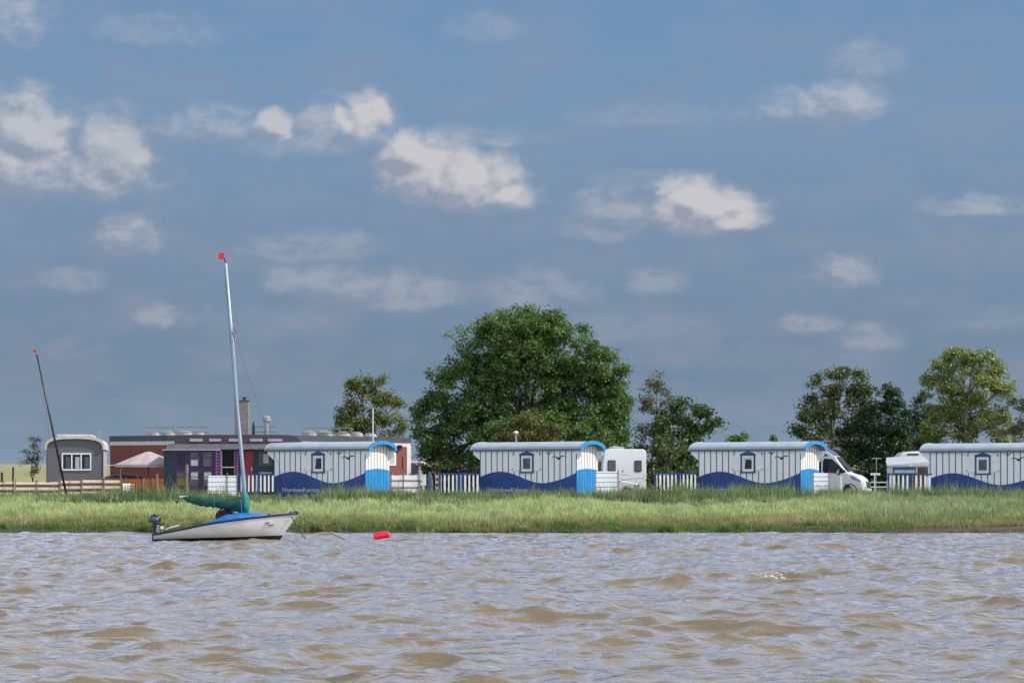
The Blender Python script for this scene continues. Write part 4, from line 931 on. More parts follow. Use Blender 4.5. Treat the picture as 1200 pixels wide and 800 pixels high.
# ------------------------------------------------------------------ purple railway wagon
p = at(192, 583, 154); k = 154 / F
pw = thing('railway_wagon', 'old purple railway carriage with clerestory roof and open doors behind the sailboat', 'carriage', (p.x, p.y, GZ))
xx = lambda px: (px - 192) * k
zc = lambda y: CAMH - (y - HZ) * k - GZ
b = MB(); b.box(xx(203), xx(347), .25, 2.9, .35, zc(527)); b.box(0, xx(203) - .001, .0, 2.8, .35, zc(527.5)); b.build('body', M['teal'], pw)
b = MB(); b.box(xx(203), xx(258), 0, .249, .35, zc(527.2)); pn = b.build('purple_bay', M['purple'], pw)
cols = ((206, 218), (222, 234), (237.5, 249.5)); rows_ = ((529, 547), (551, 570))
for ci, (a, c_) in enumerate(cols):
    for ri, (y0, y1) in enumerate(rows_):
        b = MB(); x0, x1, z0, z1 = xx(a), xx(c_), zc(y1), zc(y0)
        b.box(x0, x1, -.04, -.001, z0, z0 + .05); b.box(x0, x1, -.04, -.001, z1 - .05, z1); b.box(x0, x0 + .05, -.04, -.001, z0 + .0505, z1 - .0505); b.box(x1 - .05, x1, -.04, -.001, z0 + .0505, z1 - .0505)
        b.box(x0 + .051, x1 - .051, -.035, -.002, (z0 + z1) / 2 + .1, (z0 + z1) / 2 + .13)
        wf = b.build('window', M['purple'], pw)
        b = MB(); b.box(x0 + .051, x1 - .051, -.015, -.002, z0 + .051, z1 - .051); b.build('pane', M['glass'] if (ci == 0 and ri == 0) else M['glassgrey'], wf)
        if (ci, ri) in ((1, 0), (1, 1), (2, 1)):
            b = MB(); b.box(x0 + .1, x1 - .1, -.022, -.016, z0 + .08 if ri == 0 else z0 + .45, z0 + .42 if ri == 0 else z1 - .1); b.build('blind', M['curtain'], wf)
        if (ci, ri) == (0, 1):
            b = MB(); b.box(x0 + .07, x1 - .1, -.022, -.016, z0 + .08, z0 + .5); b.build('blind', mat('ochre_cloth', (.16, .13, .02), .8), wf)
# lattice doors
def lattice(px0, px1, y0, y1, yoff):
    b = MB(); x0, x1, z0, z1 = xx(px0), xx(px1), zc(y1), zc(y0)
    b.box(x0, x0 + .07, yoff, yoff + .04, z0, z1); b.box(x1 - .07, x1, yoff, yoff + .04, z0, z1)
    for i in range(9): z = z0 + (z1 - z0 - .05) * i / 8; b.box(x0 + .071, x1 - .071, yoff + .001, yoff + .039, z, z + .07)
    return b.build('lattice_door', M['lilac'], pw)
lattice(253, 259.5, 527.5, 557, -.1); lattice(274, 279, 529, 557, .1)
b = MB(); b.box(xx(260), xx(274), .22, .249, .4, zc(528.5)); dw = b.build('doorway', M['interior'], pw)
b = MB(); b.box(xx(260), xx(274), .10, .13, zc(547.6), zc(546.8)); b.box(xx(258.6), xx(259.9), .16, .19, .4, zc(528)); b.build('white_rail', M['whitetrim'], dw)
b = MB(); b.box(xx(287), xx(296.5), .19, .249, .5, zc(528)); b.box(xx(293.5), xx(294.3), .17, .189, zc(551), zc(546)); rd = b.build('red_door', M['red'], pw)
b = MB(); b.box(xx(294), xx(295), .15, .168, zc(552), zc(547)); b.build('handle', M['lettering'], rd)
b = MB(); x0, x1, z0, z1 = xx(303), xx(319.5), zc(545.5), zc(528.8)
b.box(x0, x1, .20, .249, z0, z0 + .10); b.box(x0, x1, .20, .249, z1 - .10, z1); b.box(x0, x0 + .12, .20, .249, z0 + .101, z1 - .101); b.box(x1 - .12, x1, .20, .249, z0 + .101, z1 - .101)
wf = b.build('window', mat('varnished_frame', (.10, .075, .04), .5), pw)
b = MB(); b.box(x0 + .121, x1 - .121, .225, .248, z0 + .102, z1 - .102); b.build('pane', M['tarpblue'], wf)
b = MB(); b.box(x0 + .26, x1 - .26, .218, .224, z0 + .16, z1 - .14); b.build('curtain', M['curtain'], wf)
b = MB(); b.box(xx(303), xx(318), .18, .248, zc(556), zc(553)); b.build('ledge', M['curtain'], pw)
b = MB(); b.box(-.08, xx(259), -.12, .3, zc(527.4), zc(526.3)); b.build('gutter', M['awning'], pw)
b = MB(); b.prism([(-.12, zc(526.2)), (.55, zc(519.3)), (2.4, zc(519.3)), (3.0, zc(526.2))], xx(195), xx(349), 'yz'); b.build('lower_roof', M['roofgrey'], pw)
cl0, cl1 = xx(203), xx(352)
prof = [(cl0, zc(519.2))] + [(cl0 + .95 * (1 - math.cos(R(a))) * 1.0, zc(519.2) + .47 * math.sin(R(a))) for a in range(10, 91, 16)] + [(cl1 - .95 * (1 - math.cos(R(a))), zc(519.2) + .47 * math.sin(R(a))) for a in range(90, 9, -16)] + [(cl1, zc(519.2))]
b = MB(); b.prism(prof, .6, 2.35, 'xz'); b.build('clerestory', M['purple'], pw)
pr2 = [(x, z + .05) for x, z in prof]; b = MB(); b.prism(prof[:1] + pr2 + prof[-1:], .50, .599, 'xz'); b.build('clerestory_trim', mat('plum_trim', (.075, .045, .06), .6), pw)
for a, c_ in ((221, 236.5), (244, 258), (267, 283), (292, 307), (313, 330)):
    b = MB(); b.box(xx(a), xx(c_), .46, .499, zc(516.8), zc(513.6)); b.build('clerestory_window', mat('frosted_strip', (.42, .38, .50), .4) if a == 221 else bpy.data.materials['frosted_strip'], pw)
b = MB(); b.box(xx(205), xx(345), .3, .5, .05, .34); b.build('chassis', M['blackmetal'], pw)
for x in (xx(215), xx(245), xx(300), xx(330)):
    b = MB(); b.tube([(x, .28, .28), (x, .40, .28)], .28, 16); b.build('wheel', M['blackmetal'], pw)

# ------------------------------------------------------------------ brick building
A = at(129, 583, 169.5); B = at(300, 583, 164.5); C = at(481, 583, 176.0)
for v in (A, B, C): v.z = GZ
bb = thing('brick_building', 'long flat roofed red brick building with a white band under a dark roof edge', 'building', (0, 0, 0))
def wallbox(name, m, p, q, z0, z1, out=0.0, back=.3, uv=False, parent=None):
    d = (q - p); L = d.length; d.normalize(); nrm = Vector((d.y, -d.x, 0))
    c = [p + nrm * out, q + nrm * out, q - nrm * back, p - nrm * back]
    b = MB(); b.add([(v.x, v.y, z0) for v in c] + [(v.x, v.y, z1) for v in c], [(3, 2, 1, 0), (4, 5, 6, 7), (0, 1, 5, 4), (1, 2, 6, 5), (2, 3, 7, 6), (3, 0, 4, 7)])
    o = b.build(name, m, parent or bb)
    if uv:
        ul = o.data.uv_layers.new(name='UV')
        for lp in o.data.loops:
            v = o.data.vertices[lp.vertex_index].co; ul.data[lp.index].uv = ((Vector((v.x, v.y, 0)) - Vector((p.x, p.y, 0))).dot(d) if True else 0, v.z)
    return o
zt = CAMH + 56.0 * 164.5 / F
E = C + Vector((-.9, 14, 0)); G = A + Vector((-2.2, 14, 0))
for (P_, Q_) in ((A, B), (B, C), (C, E), (G, A)):
    wallbox('wall', M['brick'], P_, Q_, GZ - .2, zt - .62, uv=True)
    wallbox('white_band', M['band'], P_, Q_, zt - .619, zt - .36, out=.012)
    wallbox('parapet', M['parapet'], P_, Q_, zt - .359, zt, out=.05)
b = MB(); b.add([(v.x, v.y, zt - .15) for v in (A, B, C, E, G)], [(0, 1, 2, 3, 4)]); b.build('roof', M['roofgrey'], bb)
d = (C - B).normalized(); nrm = Vector((d.y, -d.x, 0))
wallbox('corner_pilaster', M['band'], C - d * .42, C - d * .001, GZ - .1, zt - .62, out=.05)
def onwall(px): # point on wall BC at photo column
    t = (px - 600) / F; s = (t * B.y - B.x) / (d.x - t * d.y); return B + d * s
wf = wallbox('window', M['whitetrim'], onwall(454), onwall(463.5), 2.95, 3.82, out=.05, back=.0)
wallbox('pane', M['awning'], onwall(456), onwall(461.8), 3.05, 3.72, out=.06, back=-.051, parent=wf)
wallbox('wall_lamp', M['vanblack'], onwall(465.3), onwall(468), 4.05, 4.35, out=.25, back=.0)
wallbox('downpipe', M['brownwood'], onwall(471.3), onwall(471.9), 2.7, 3.55, out=.06, back=.0)
# rooftop kit
def railing(label, px0, px1, ytop, D, n):
    k = D / F; p = at(px0, 509, D); root = thing('roof_railing', label, 'railing', (p.x, p.y, zt - .15)); H = CAMH - (ytop - HZ) * k - zt + .15; L = (px1 - px0) * k
    for z in (H, H * .55):
        b = MB(); b.tube([(0, 0, z), (L, 0, z)], .022, 5); b.build('rail', M['steel'], root)
        b = MB(); b.tube([(0, 1.6, z), (L, 1.6, z)], .022, 5); b.build('rail', M['steel'], root)
    for i in range(n):
        b = MB(); x = L * i / (n - 1); b.tube([(x, 0, 0), (x, 0, H)], .022, 5); b.build('post', M['steel'], root)
        b = MB(); b.tube([(x, 1.6, 0), (x, 1.6, H)], .022, 5); b.build('post', M['steel'], root)
railing('roof railing at the left end of the brick building', 168.5, 205, 500.5, 172, 3)
railing('roof railing with a long top bar between the left one and the chimney', 206, 242, 500, 171, 4)
railing('short roof railing beside the white capped vent', 297, 322, 499.5, 170, 3)
railing('longest roof railing above the first blue wagon', 352, 412, 501, 171, 5)
def dome(label, px, py, rx, ry, D):
    p = at(px, 509, D); k = D / F; b = MB(); h = (CAMH - (py - ry - HZ) * k - zt + .15) * .85
    b.lathe([(rx * k, 0), (rx * k, h * .5), (rx * k * .8, h * .82), (rx * k * .45, h * .97), (.02, h)], (0, 0, 0), 14, sy=.6); o = b.build('skylight_dome', M['whitecap'], loc=(p.x, p.y, zt - .149), smooth=False)
    tag(o, label, 'skylight', 'white skylight domes on the brick building roof')
for i, (px, py, rx, ry, D) in enumerate([(180, 507, 8, 3, 173), (197, 506.5, 8, 3.5, 173), (217, 506, 9, 3.5, 172.5), (233, 507, 7, 2.5, 172.5), (363, 506.5, 8, 3.5, 172.5), (381, 506, 9, 3.5, 173), (402, 507, 9, 3, 173.5), (418, 507.5, 8, 3.2, 174), (434, 509, 8, 3, 175)]):
    lab = ['leftmost white skylight dome on the brick roof', 'second white skylight dome from the left on the brick roof', 'third white skylight dome from the left, under the long rail', 'smallest white skylight dome just left of the purple wagon roof middle', 'first white skylight dome right of the roof vent', 'tallest white skylight dome above the first wagon window', 'white skylight dome at the end of the long railing', 'white skylight dome left of the aerial pole', 'rightmost white skylight dome at the aerial pole'][i]
    dome(lab, px, py, rx, ry, D)
p = at(283.7, 509, 171); k = 171 / F; H = CAMH - (470 - HZ) * k - zt + .15
cm = thing('chimney', 'tall grey brown chimney with a dark cap right behind the boat mast', 'chimney', (p.x, p.y, zt - .15))
b = MB(); b.box(-.46, .46, -.4, .4, .2, H); b.build('shaft', M['concrete'], cm, bevel=.02)
b = MB(); b.box(-.56, .56, -.5, .5, 0, .20); b.box(-.50, .50, -.44, .44, H + .001, H + .07); b.build('flashing', M['parapet'], cm)
b = MB(); b.tube([(.15, 0, H + .07), (.15, 0, H + .22)], .09, 8); b.box(-.03, .34, -.15, .15, H + .221, H + .27); b.build('cowl', M['blackmetal'], cm)
p = at(312.5, 509, 170); k = 170 / F; vt = thing('roof_vent', 'white mushroom capped vent pipe on the brick roof', 'vent', (p.x, p.y, zt - .15)); H = CAMH - (493 - HZ) * k - zt + .15
b = MB(); b.tube([(0, 0, 0), (0, 0, H)], .15, 12); b.build('pipe', M['steel'], vt)
b = MB(); b.lathe([(.16, 0), (.29, .04), (.29, .26), (.20, .36), (.05, .38)], (0, 0, H - .05), 14); b.build('cap', M['whitecap'], vt)
p = at(297, 509, 168.5); k = 168.5 / F; H = CAMH - (494 - HZ) * k - zt + .15
b = MB(); b.tube([(0, 0, 0), (0, 0, H - .25), (0, 0, H - .24), (0, 0, H)], [.10, .10, .06, .05], 8); o = b.build('flue_pipe', M['blackmetal'], loc=(p.x, p.y, zt - .15)); tag(o, 'short black flue pipe between chimney and white capped vent', 'flue pipe')
p = at(437, 583, 158); k = 158 / F; H = CAMH - (478.5 - HZ) * k - GZ
ap = thing('aerial_pole', 'thin grey aerial pole with a small crossbar behind the first wagon', 'aerial', (p.x, p.y, GZ))
b = MB(); b.tube([(0, 0, 0), (0, 0, H)], .05, 8); b.build('pole', M['alu'], ap)
b = MB(); b.tube([(-.25, 0, H + .02), (.45, 0, H + .02)], .018, 5); b.tube([(.1, -.2, H + .02), (.1, .2, H + .02)], .015, 5); b.build('crossbar', M['steel'], ap)

# ------------------------------------------------------------------ second boat behind the reeds (mast)
D2 = 141.0; k = D2 / F
p = at(78.5, 583, D2); gz2 = float(ground_z(p.x, D2))
m2 = thing('beached_boat', 'beached boat hidden by reeds at the left, only its leaning black mast showing', 'boat', (p.x, p.y, gz2))
tp = at(43, 415, D2) - Vector((p.x, p.y, gz2)); ft = at(78.5, 573, D2) - Vector((p.x, p.y, gz2)); ft.z = .15
b = MB(); b.tube([ft, ft.lerp(tp, .5), tp], [.065, .06, .04], 8); b.build('mast', M['blackmetal'], m2, smooth=True)
b = MB(); q = tp + Vector((-.10, 0, .14)); b.box(q.x - .10, q.x + .08, q.y - .02, q.y + .02, q.z - .06, q.z + .10); b.tube([tp, q], .012, 5); b.build('wind_vane', M['redtape'], m2)
b = MB(); c_ = ft.lerp(tp, .5)
for px, py, t in ((58, 574, .86), (65, 574, .80), (108, 566, .55)):
    e = at(px, py, D2) - Vector((p.x, p.y, gz2)); b.tube([ft.lerp(tp, t), e], .004, 4)
b.build('stay', M['darkrope'], m2)
hb = MB(); rows = []
for i in range(11):
    t = i / 10; x = -1.9 + 3.6 * t; w = .62 * math.sin(math.pi * min(1, .35 + t * .65)) ** .7 + .02; rows.append([(x, -w, .24), (x, -w * .8, .06), (x, 0, .0), (x, w * .8, .06), (x, w, .24), (x, 0, .25), (x, -w, .24)])
hb.grid(rows); hb.build('hull', M['blackmetal'], m2, smooth=True, loc=(0, 0, -.02))

# ------------------------------------------------------------------ sailboat
DB = 79.4; kb = DB / F
p = at(183, 633, DB)
sb = thing('sailboat', 'small moored sailing dinghy with a white hull and a green cover on its boom', 'boat', (p.x, p.y, .03), R(-3))
bx_ = lambda px: (px - 183) * kb; bz = lambda py: (633 - py) * kb
sheer_k = [(0, bz(627.5)), (1.0, bz(620.5)), (1.75, bz(614.6)), (2.6, bz(610)), (3.5, bz(606)), (4.42, bz(602.5))]
def lin(keys, x):
    for (a, za), (b_, zb) in zip(keys, keys[1:]):
        if x <= b_ + 1e-9: return za + (zb - za) * (x - a) / (b_ - a)
    return keys[-1][1]
def sheer(x):
    x = max(0, min(4.42, x)); return (lin(sheer_k, max(0, x - .2)) + lin(sheer_k, x) + lin(sheer_k, min(4.42, x + .2))) / 3
Wb = .82
def half(x): t = x / 4.42; return Wb * (.62 + .38 * math.sin(math.pi * min(1, t * 1.25) ) if t < .4 else (1 - ((t - .4) / .6) ** 2.1)) * (1 if t >= .4 else 1)
def hullpt(i, j, ni=34, nj=10):
    """i along, j 0 sheer ..nj keel"""
    t = i / ni; s = j / nj; xt = 4.42 * t
    kz = -.20 + .0 * t; zs = sheer(xt)
    z = zs + (kz - zs) * s
    # raked stem: shorten with depth
    rake = .56 * max(0, (zs - z) / (bz(602.5))) ; x = xt - rake * max(0, (t - .55) / .45) ** 1.0
    w = half(xt) * (1 - .12 * s - .88 * s ** 3.2)
    return x, w, z
rows = []
for i in range(35):
    r_ = [hullpt(i, j) for j in range(11)]
    rows.append([(x, -w, z) for x, w, z in r_] + [(x, w, z) for x, w, z in r_[-2::-1]])
hb = MB(); hb.grid(rows); n_ = len(rows[0]); hb.add(rows[0], [tuple(range(n_))])
def hullmat():
    m, nt, b = newmat('hull_gelcoat'); tc = nd(nt, 'ShaderNodeTexCoord'); sp = nd(nt, 'ShaderNodeSeparateXYZ'); nt.links.new(tc.outputs['Object'], sp.inputs[0])
    no = nd(nt, 'ShaderNodeTexNoise'); no.inputs['Scale'].default_value = 2.5; no.inputs['Detail'].default_value = 6; nt.links.new(tc.outputs['Object'], no.inputs[0])
    c = mixc(nt, mth(nt, 'MULTIPLY_ADD', no.outputs['Fac'], 2.2, -.6, clamp=True), (.70, .71, .73), (.56, .57, .58))
    st = mth(nt, 'MULTIPLY_ADD', sp.outputs['Z'], -7, 1.75, clamp=True); c = mixc(nt, mth(nt, 'MULTIPLY', st, .55), c, (.42, .41, .38))
    f = mth(nt, 'LESS_THAN', sp.outputs['Z'], mth(nt, 'MULTIPLY_ADD', sp.outputs['X'], .030, .02))
    c = mixc(nt, f, c, (.012, .013, .016)); nt.links.new(c, b.inputs['Base Color']); b.inputs['Roughness'].default_value = .35; return m
hb.build('hull', hullmat(), sb, smooth=True)
dk = MB(); dk.grid([[(x, -w * (1 - q * 2), z + .05 * math.sin(math.pi * q)) for q in np.linspace(0, 1, 7)] for x, w, z in [hullpt(i, 0) for i in range(35)]]); dk.build('deck', M['deck'], sb, smooth=True)
for s_ in (-1, 1):
    b = MB(); b.tube([(x, s_ * w, z + .012) for x, w, z in [hullpt(i, 0) for i in range(35)]], .035, 6); b.build('gunwale', M['gunwale'], sb, smooth=True)
b = MB(); b.lathe([(.02, 0), (.06, .02), (.05, .08)], (4.36, 0, bz(602.5)), 8); b.box(4.15, 4.44, -.05, .05, bz(602.5), bz(602.5) + .05); b.build('bow_fitting', M['gunwale'], sb)
b = MB(); b.box(-.045, .0, -.45, .45, -.1, .20); b.build('transom', M['gunwale'], sb)
# cover hump
b = MB(); rows = []
x0, x1 = bx_(244), bx_(316)
for i in range(19):
    t = i / 18; x = x0 + (x1 - x0) * t; zb = sheer(x); top = lin([(x0, zb), (bx_(255), bz(610.5)), (bx_(266), bz(605)), (bx_(280), bz(603)), (bx_(300), bz(602.8)), (bx_(308), bz(604)), (x1, zb + .05)], x)
    w = half(x) * (.97 if t < .9 else .97 - (t - .9) * 3); hgt = max(.02, top - zb)
    rows.append([(x, -w * math.cos(math.pi * q), zb + .035 + hgt * math.sin(math.pi * q) ** .55 + .012 * math.sin(i * 1.9 + q * 9)) for q in np.linspace(0, 1, 15)])
b.grid(rows); b.build('cockpit_cover', M['hullcover'], sb, smooth=True)
# mast
mf = Vector((bx_(289.5), 0, bz(604))); mt = Vector((bx_(265.5), 0, bz(310)))
b = MB(); b.tube([mf, mf.lerp(mt, .35), mf.lerp(mt, .7), mt], [.050, .049, .044, .032], 10); ms = b.build('mast', M['alu'], sb, smooth=True)
b = MB(); b.tube([mt, mt + Vector((-.06, 0, .16))], .02, 5); b.build('masthead', M['blackmetal'], ms)
q = mt + Vector((-.14, 0, .22)); b = MB(); b.prism([(q.x - .10, q.z - .09), (q.x + .10, q.z - .10), (q.x + .085, q.z + .10), (q.x - .09, q.z + .09)], -.012, .012, 'xz'); b.build('wind_flag', M['redtape'], ms)
b = MB(); s_ = mf.lerp(mt, .735); b.tube([s_ + Vector((.05, -.05, .1)), s_ + Vector((.10, -.42, -.10)), s_ + Vector((.10, -.05, -.35))], .014, 5); b.tube([s_ + Vector((.05, .05, .1)), s_ + Vector((.10, .42, -.10)), s_ + Vector((.10, .05, -.35))], .014, 5); b.build('spreader', M['steel'], ms)
b = MB(); b.tube(seg(mf.lerp(mt, .74) + Vector((.05, 0, 0)), (bx_(347), 0, bz(603)), 10, .04), .004, 4); b.build('forestay', M['darkrope'], sb)
b = MB()
b.tube(seg(mf + Vector((-.07, -.06, .3)), mt + Vector((-.05, -.04, -.1)), 8, 0), .011, 4)
b.tube(seg(mf + Vector((-.13, .5, .1)), mf.lerp(mt, .93) + Vector((-.05, 0, 0)), 6, 0), .009, 4)
b.tube(seg(mf + Vector((.18, -.6, -.03)), mf.lerp(mt, .78), 6, 0), .009, 4)
b.build('halyard', M['bluerope'], sb)
# boom and green cover
be = Vector((bx_(211), -.05, bz(583))); bs = mf.lerp(mt, .055)
b = MB(); b.tube([be, bs], .035, 8); bm_ = b.build('boom', M['alu'], sb)
b = MB(); rows = []
top_k = [(214, 583), (222, 582), (245, 583), (268, 584), (288, 583)]; bot_k = [(214, 585), (222, 590), (236, 594), (252, 595.5), (268, 598), (280, 601), (288, 602)]
for i in range(27):
    px = 213.5 + 74 * i / 26; zt_, zb_ = bz(lin(top_k, max(214, px))), bz(lin(bot_k, max(214, px))); zt_ += .012 * math.sin(i * 1.7); zb_ += .02 * math.sin(i * 2.3); w = .03 + .10 * min(1, i / 7)
    if i == 0: w = .01
    rows.append([(bx_(px), w * math.cos(a) * (1 + .18 * math.sin(3 * a + i * .8)) - .05 * (1 - i / 26), (zt_ + zb_) / 2 + (zt_ - zb_) / 2 * math.sin(a)) for a in np.linspace(0, 2 * math.pi, 17)])
b.grid(rows); sc_ = b.build('sail_cover', M['sailcover'], sb, smooth=True)
b = MB(); m0 = mf.lerp(mt, .0) + Vector((0, 0, .05)); b.tube([m0 + Vector((-.02, 0, 0)), mf.lerp(mt, .04) + Vector((0, 0, 0)), mf.lerp(mt, .075), mf.lerp(mt, .085)], [.10, .13, .115, .06], 10); b.build('mast_collar', mat('lit_green_cover', (.008, .22, .17), .6, var=.3, scale=6, bump=.4), sb, smooth=True)  # collar: lighter copy of the green cover, sunlit tone put into its colour
b = MB(); b.tube([(bx_(252.5), -.16, bz(584)), (bx_(252.5), -.18, bz(596))], .010, 4); b.tube([(bx_(284), -.17, bz(586)), (bx_(285), -.17, bz(603))], .012, 4); b.build('tie', M['bluerope'], sc_)
b = MB(); b.tube([(bx_(210.5), -.05, bz(584.5)), (bx_(209), -.05, bz(588)), (bx_(207), -.05, bz(592))], .02, 5); b.lathe([(.02, 0), (.05, .03), (.02, .07)], (bx_(208.5), -.05, bz(590)), 6); b.build('sheet_block', M['blackmetal'], sb)
b = MB(); b.tube(seg((bx_(208), -.06, bz(590)), (bx_(190), -.1, bz(625)), 6), .014, 5); b.build('mainsheet', M['yellowrope'], sb)
b = MB(); b.tube([(bx_(191), -.5, bz(625)), (bx_(199), -.5, bz(622.2))], .018, 6); b.build('cleat', M['blackmetal'], sb)
b = MB(); b.tube([(bx_(197), -.40, bz(621)), (bx_(203), -.42, bz(618.5)), (bx_(213), -.40, bz(616))][::-1], .018, 6); b.build('tiller', M['whitetrim'], sb)
# two short dark name marks on the bow
def on_hull(px, py):
    x = bx_(px); z = bz(py); best = min(((abs(a[0] - x) + abs(a[2] - z)), a) for a in [hullpt(i * .5, j * .5) for i in range(69) for j in range(21)]); return best[1]
nm = MB()
for (a, c_, y0) in ((314.5, 319.3, 612.6), (317.5, 323.5, 615.0)):
    for q in range(5):
        px = a + (c_ - a) * q / 5; h0, h1 = on_hull(px, y0), on_hull(px, y0 + 1.6)
        Mx = Matrix.Translation((bx_(px), -h0[1] - .012, bz(y0 + .8)))
        nm.box(0, .013, -.01, .01, -.022, .022, 0, Mx); nm.box(.013, .10 / 5 * 1.2, -.01, .01, -.004 + (q % 2) * .018, .006 + (q % 2) * .016, 0, Mx)
nm.build('name_marks', M['gunwale'], sb)
# rigging line from bow
anch = thing('mooring_line', 'dark mooring rope running from the bow down to the water near the red buoy', 'rope', (0, 0, 0))
bw = Vector(at(350, 604, DB)); bw.y = DB - .25
b = MB(); b.tube(seg(bw, at(421, 634, DB - .6) + Vector((0, 0, -.12)), 14, .05), .014, 5); b.build('rope', M['darkrope'], anch)
ch2 = thing('anchor_chain', 'dark chain dropping steeply from the bow into the water', 'chain', (0, 0, 0))
b = MB(); b.tube(seg(bw + Vector((-.2, -.1, -.02)), at(363, 634.5, DB - 1.2) + Vector((.0, 0, -.1)), 14, .03), .016, 5); b.build('links', M['blackmetal'], ch2)
# outboard
ob = thing('outboard_motor', 'grey outboard motor tilted on the stern of the sailing dinghy', 'outboard motor', (p.x, p.y, 0), R(-3))
b = MB(); Tl = Matrix.Rotation(R(10), 3, 'Y')
b.lathe([(.05, 0), (.14, .02), (.175, .08), (.18, .15), (.15, .20), (.05, .225)], (bx_(180.3), -.02, bz(613)), 14, sx=1.02, sy=.72, tilt=Tl); b.build('cowl', M['motor'], ob, smooth=True)
b = MB(); b.box(bx_(177), bx_(186), -.10, .10, bz(604.4), bz(603.2)); b.box(bx_(174.2), bx_(175.6), -.05, .05, bz(611), bz(607)); b.tube([(bx_(177.5), 0, bz(604)), (bx_(181), 0, bz(602.6)), (bx_(184), 0, bz(604))], .015, 5); b.build('carry_handle', M['vanblack'], ob)
b = MB(); b.box(bx_(179), bx_(183.5), -.09, .09, bz(618), bz(613.5)); b.build('midsection', M['vanblack'], ob, bevel=.015)
b = MB(); b.box(bx_(175.5), bx_(186.5), -.145, -.14, bz(610.6), bz(609.4)); b.box(bx_(186), bx_(188.3), -.09, .09, bz(611.5), bz(606.5)); b.build('cowl_band', M['vanblack'], ob)
b = MB(); b.tube([(bx_(181), 0, bz(613)), (bx_(180.5), 0, bz(622)), (bx_(180.2), 0, bz(640))], [.05, .04, .045], 8); b.build('shaft', M['vanblack'], ob)
b = MB(); b.tube([(bx_(184), 0, bz(614)), (bx_(184.8), 0, bz(622)), (bx_(188), 0, bz(627))], [.045, .05, .04], 8); b.box(bx_(184.5), bx_(190), -.08, .08, bz(627), bz(624)); b.build('bracket', M['chrome'], ob)
b = MB(); b.tube([(bx_(184), -.05, bz(614)), (bx_(193.5), -.08, bz(613.2))], .02, 6); b.build('steering_arm', M['vanblack'], ob)
b = MB(); b.lathe([(.05, 0), (.065, .03), (.05, .08)], (bx_(190), -.05, bz(619.5)), 8); b.build('fuel_cap', M['whitetrim'], ob)
b = MB(); b.box(bx_(178), bx_(184), -.015, .015, bz(642), bz(637)); b.lathe([(.01, 0), (.10, .01), (.01, .03)], (bx_(178), 0, bz(640)), 8); b.build('propeller', M['steel'], ob)
# maroon bag in cockpit
bgp = p + Vector((bx_(264.5), .12, 0))
bag = thing('cloth_bundle', 'dark maroon bundle stowed under the green boom cover', 'bundle', (bgp.x, bgp.y, bz(613)))
rows = []; Hb = bz(595.5) - bz(613); b = MB()
for j in range(9):
    s = j / 8; z = Hb * s; c0 = lin([(0, -.12), (.4, -.05), (1, -.02)], s)
    rows.append([((.33 * (1 - .12 * s) * (math.sin(math.pi * min(1, max(.08, s * .9 + .08))) ** .25) + .02 * math.sin(5 * a + j)) * math.cos(a) + c0 * .3, .24 * math.sin(a) * (1 + .1 * math.sin(3 * a + j)), z) for a in np.linspace(0, 2 * math.pi, 17)])
b.grid(rows); b.add(rows[-1], [tuple(range(17))]); b.build('cloth', M['maroon'], bag, smooth=True)
b = MB(); b.tube([(.22, -.22, .18), (.30, -.16, .26), (.26, -.2, .36), (.18, -.22, .4)], [.03, .035, .03, .02], 6); b.tube([(-.12, -.24, .40), (-.04, -.24, .46)], .02, 6); b.build('pale_folds', M['pink'], bag)

# buoy
p2 = at(447.5, 632, 80.5); b = MB(); Tl = Matrix.Rotation(R(80), 3, 'Y')
b.lathe([(.08, -.26), (.135, -.25), (.125, -.1), (.115, .1), (.105, .23), (.06, .25)], (0, 0, 0), 20, tilt=Tl)
by = b.build('mooring_buoy', M['buoy'], loc=(p2.x, p2.y, .13), smooth=False, bevel=.01); tag(by, 'bright red can shaped mooring buoy floating right of the sailboat', 'buoy')
b = MB(); b.tube([(.26, 0, -.02), (.31, 0, -.03), (.33, 0, -.09)], .012, 5); b.build('shackle', M['steel'], by)

# ------------------------------------------------------------------ camera, sun, sky
cam = bpy.data.cameras.new('camera'); co = bpy.data.objects.new('camera', cam); COL.objects.link(co); scene.camera = co
co.location = (0, 0, CAMH); co.rotation_euler = (R(90), 0, 0); cam.sensor_width = 36; cam.lens = F / 1200 * 36; cam.shift_y = (HZ - 400) / 1200; cam.clip_end = 20000; cam.clip_start = .5
SE = R(44); sx_, sy_ = math.sin(R(103)), math.cos(R(103))
sv = Vector((sx_ * math.cos(SE), sy_ * math.cos(SE), math.sin(SE)))
sl = bpy.data.lights.new('sun', 'SUN'); so = bpy.data.objects.new('sun', sl); COL.objects.link(so); sl.energy = 4.3; sl.angle = R(.53); sl.color = (1, .95, .87)
so.rotation_euler = sv.to_track_quat('Z', 'Y').to_euler(); so.location = (60, 60, 80)

w = bpy.data.worlds.new('World'); scene.world = w; w.use_nodes = True; nt = w.node_tree; nt.nodes.clear()
out = nd(nt, 'ShaderNodeOutputWorld'); bg = nd(nt, 'ShaderNodeBackground'); nt.links.new(bg.outputs[0], out.inputs[0])
sky = nd(nt, 'ShaderNodeTexSky'); sky.sky_type = 'NISHITA'; sky.sun_disc = False; sky.sun_elevation = SE; sky.sun_rotation = R(103); sky.dust_density = 1.2; sky.ozone_density = 1.2
tc = nd(nt, 'ShaderNodeTexCoord'); sp = nd(nt, 'ShaderNodeSeparateXYZ'); nt.links.new(tc.outputs['Generated'], sp.inputs[0])
DEG = 180 / math.pi
az = mth(nt, 'MULTIPLY', mth(nt, 'ARCTAN2', sp.outputs['X'], sp.outputs['Y']), DEG)
el = mth(nt, 'MULTIPLY', mth(nt, 'ARCSINE', sp.outputs['Z']), DEG)
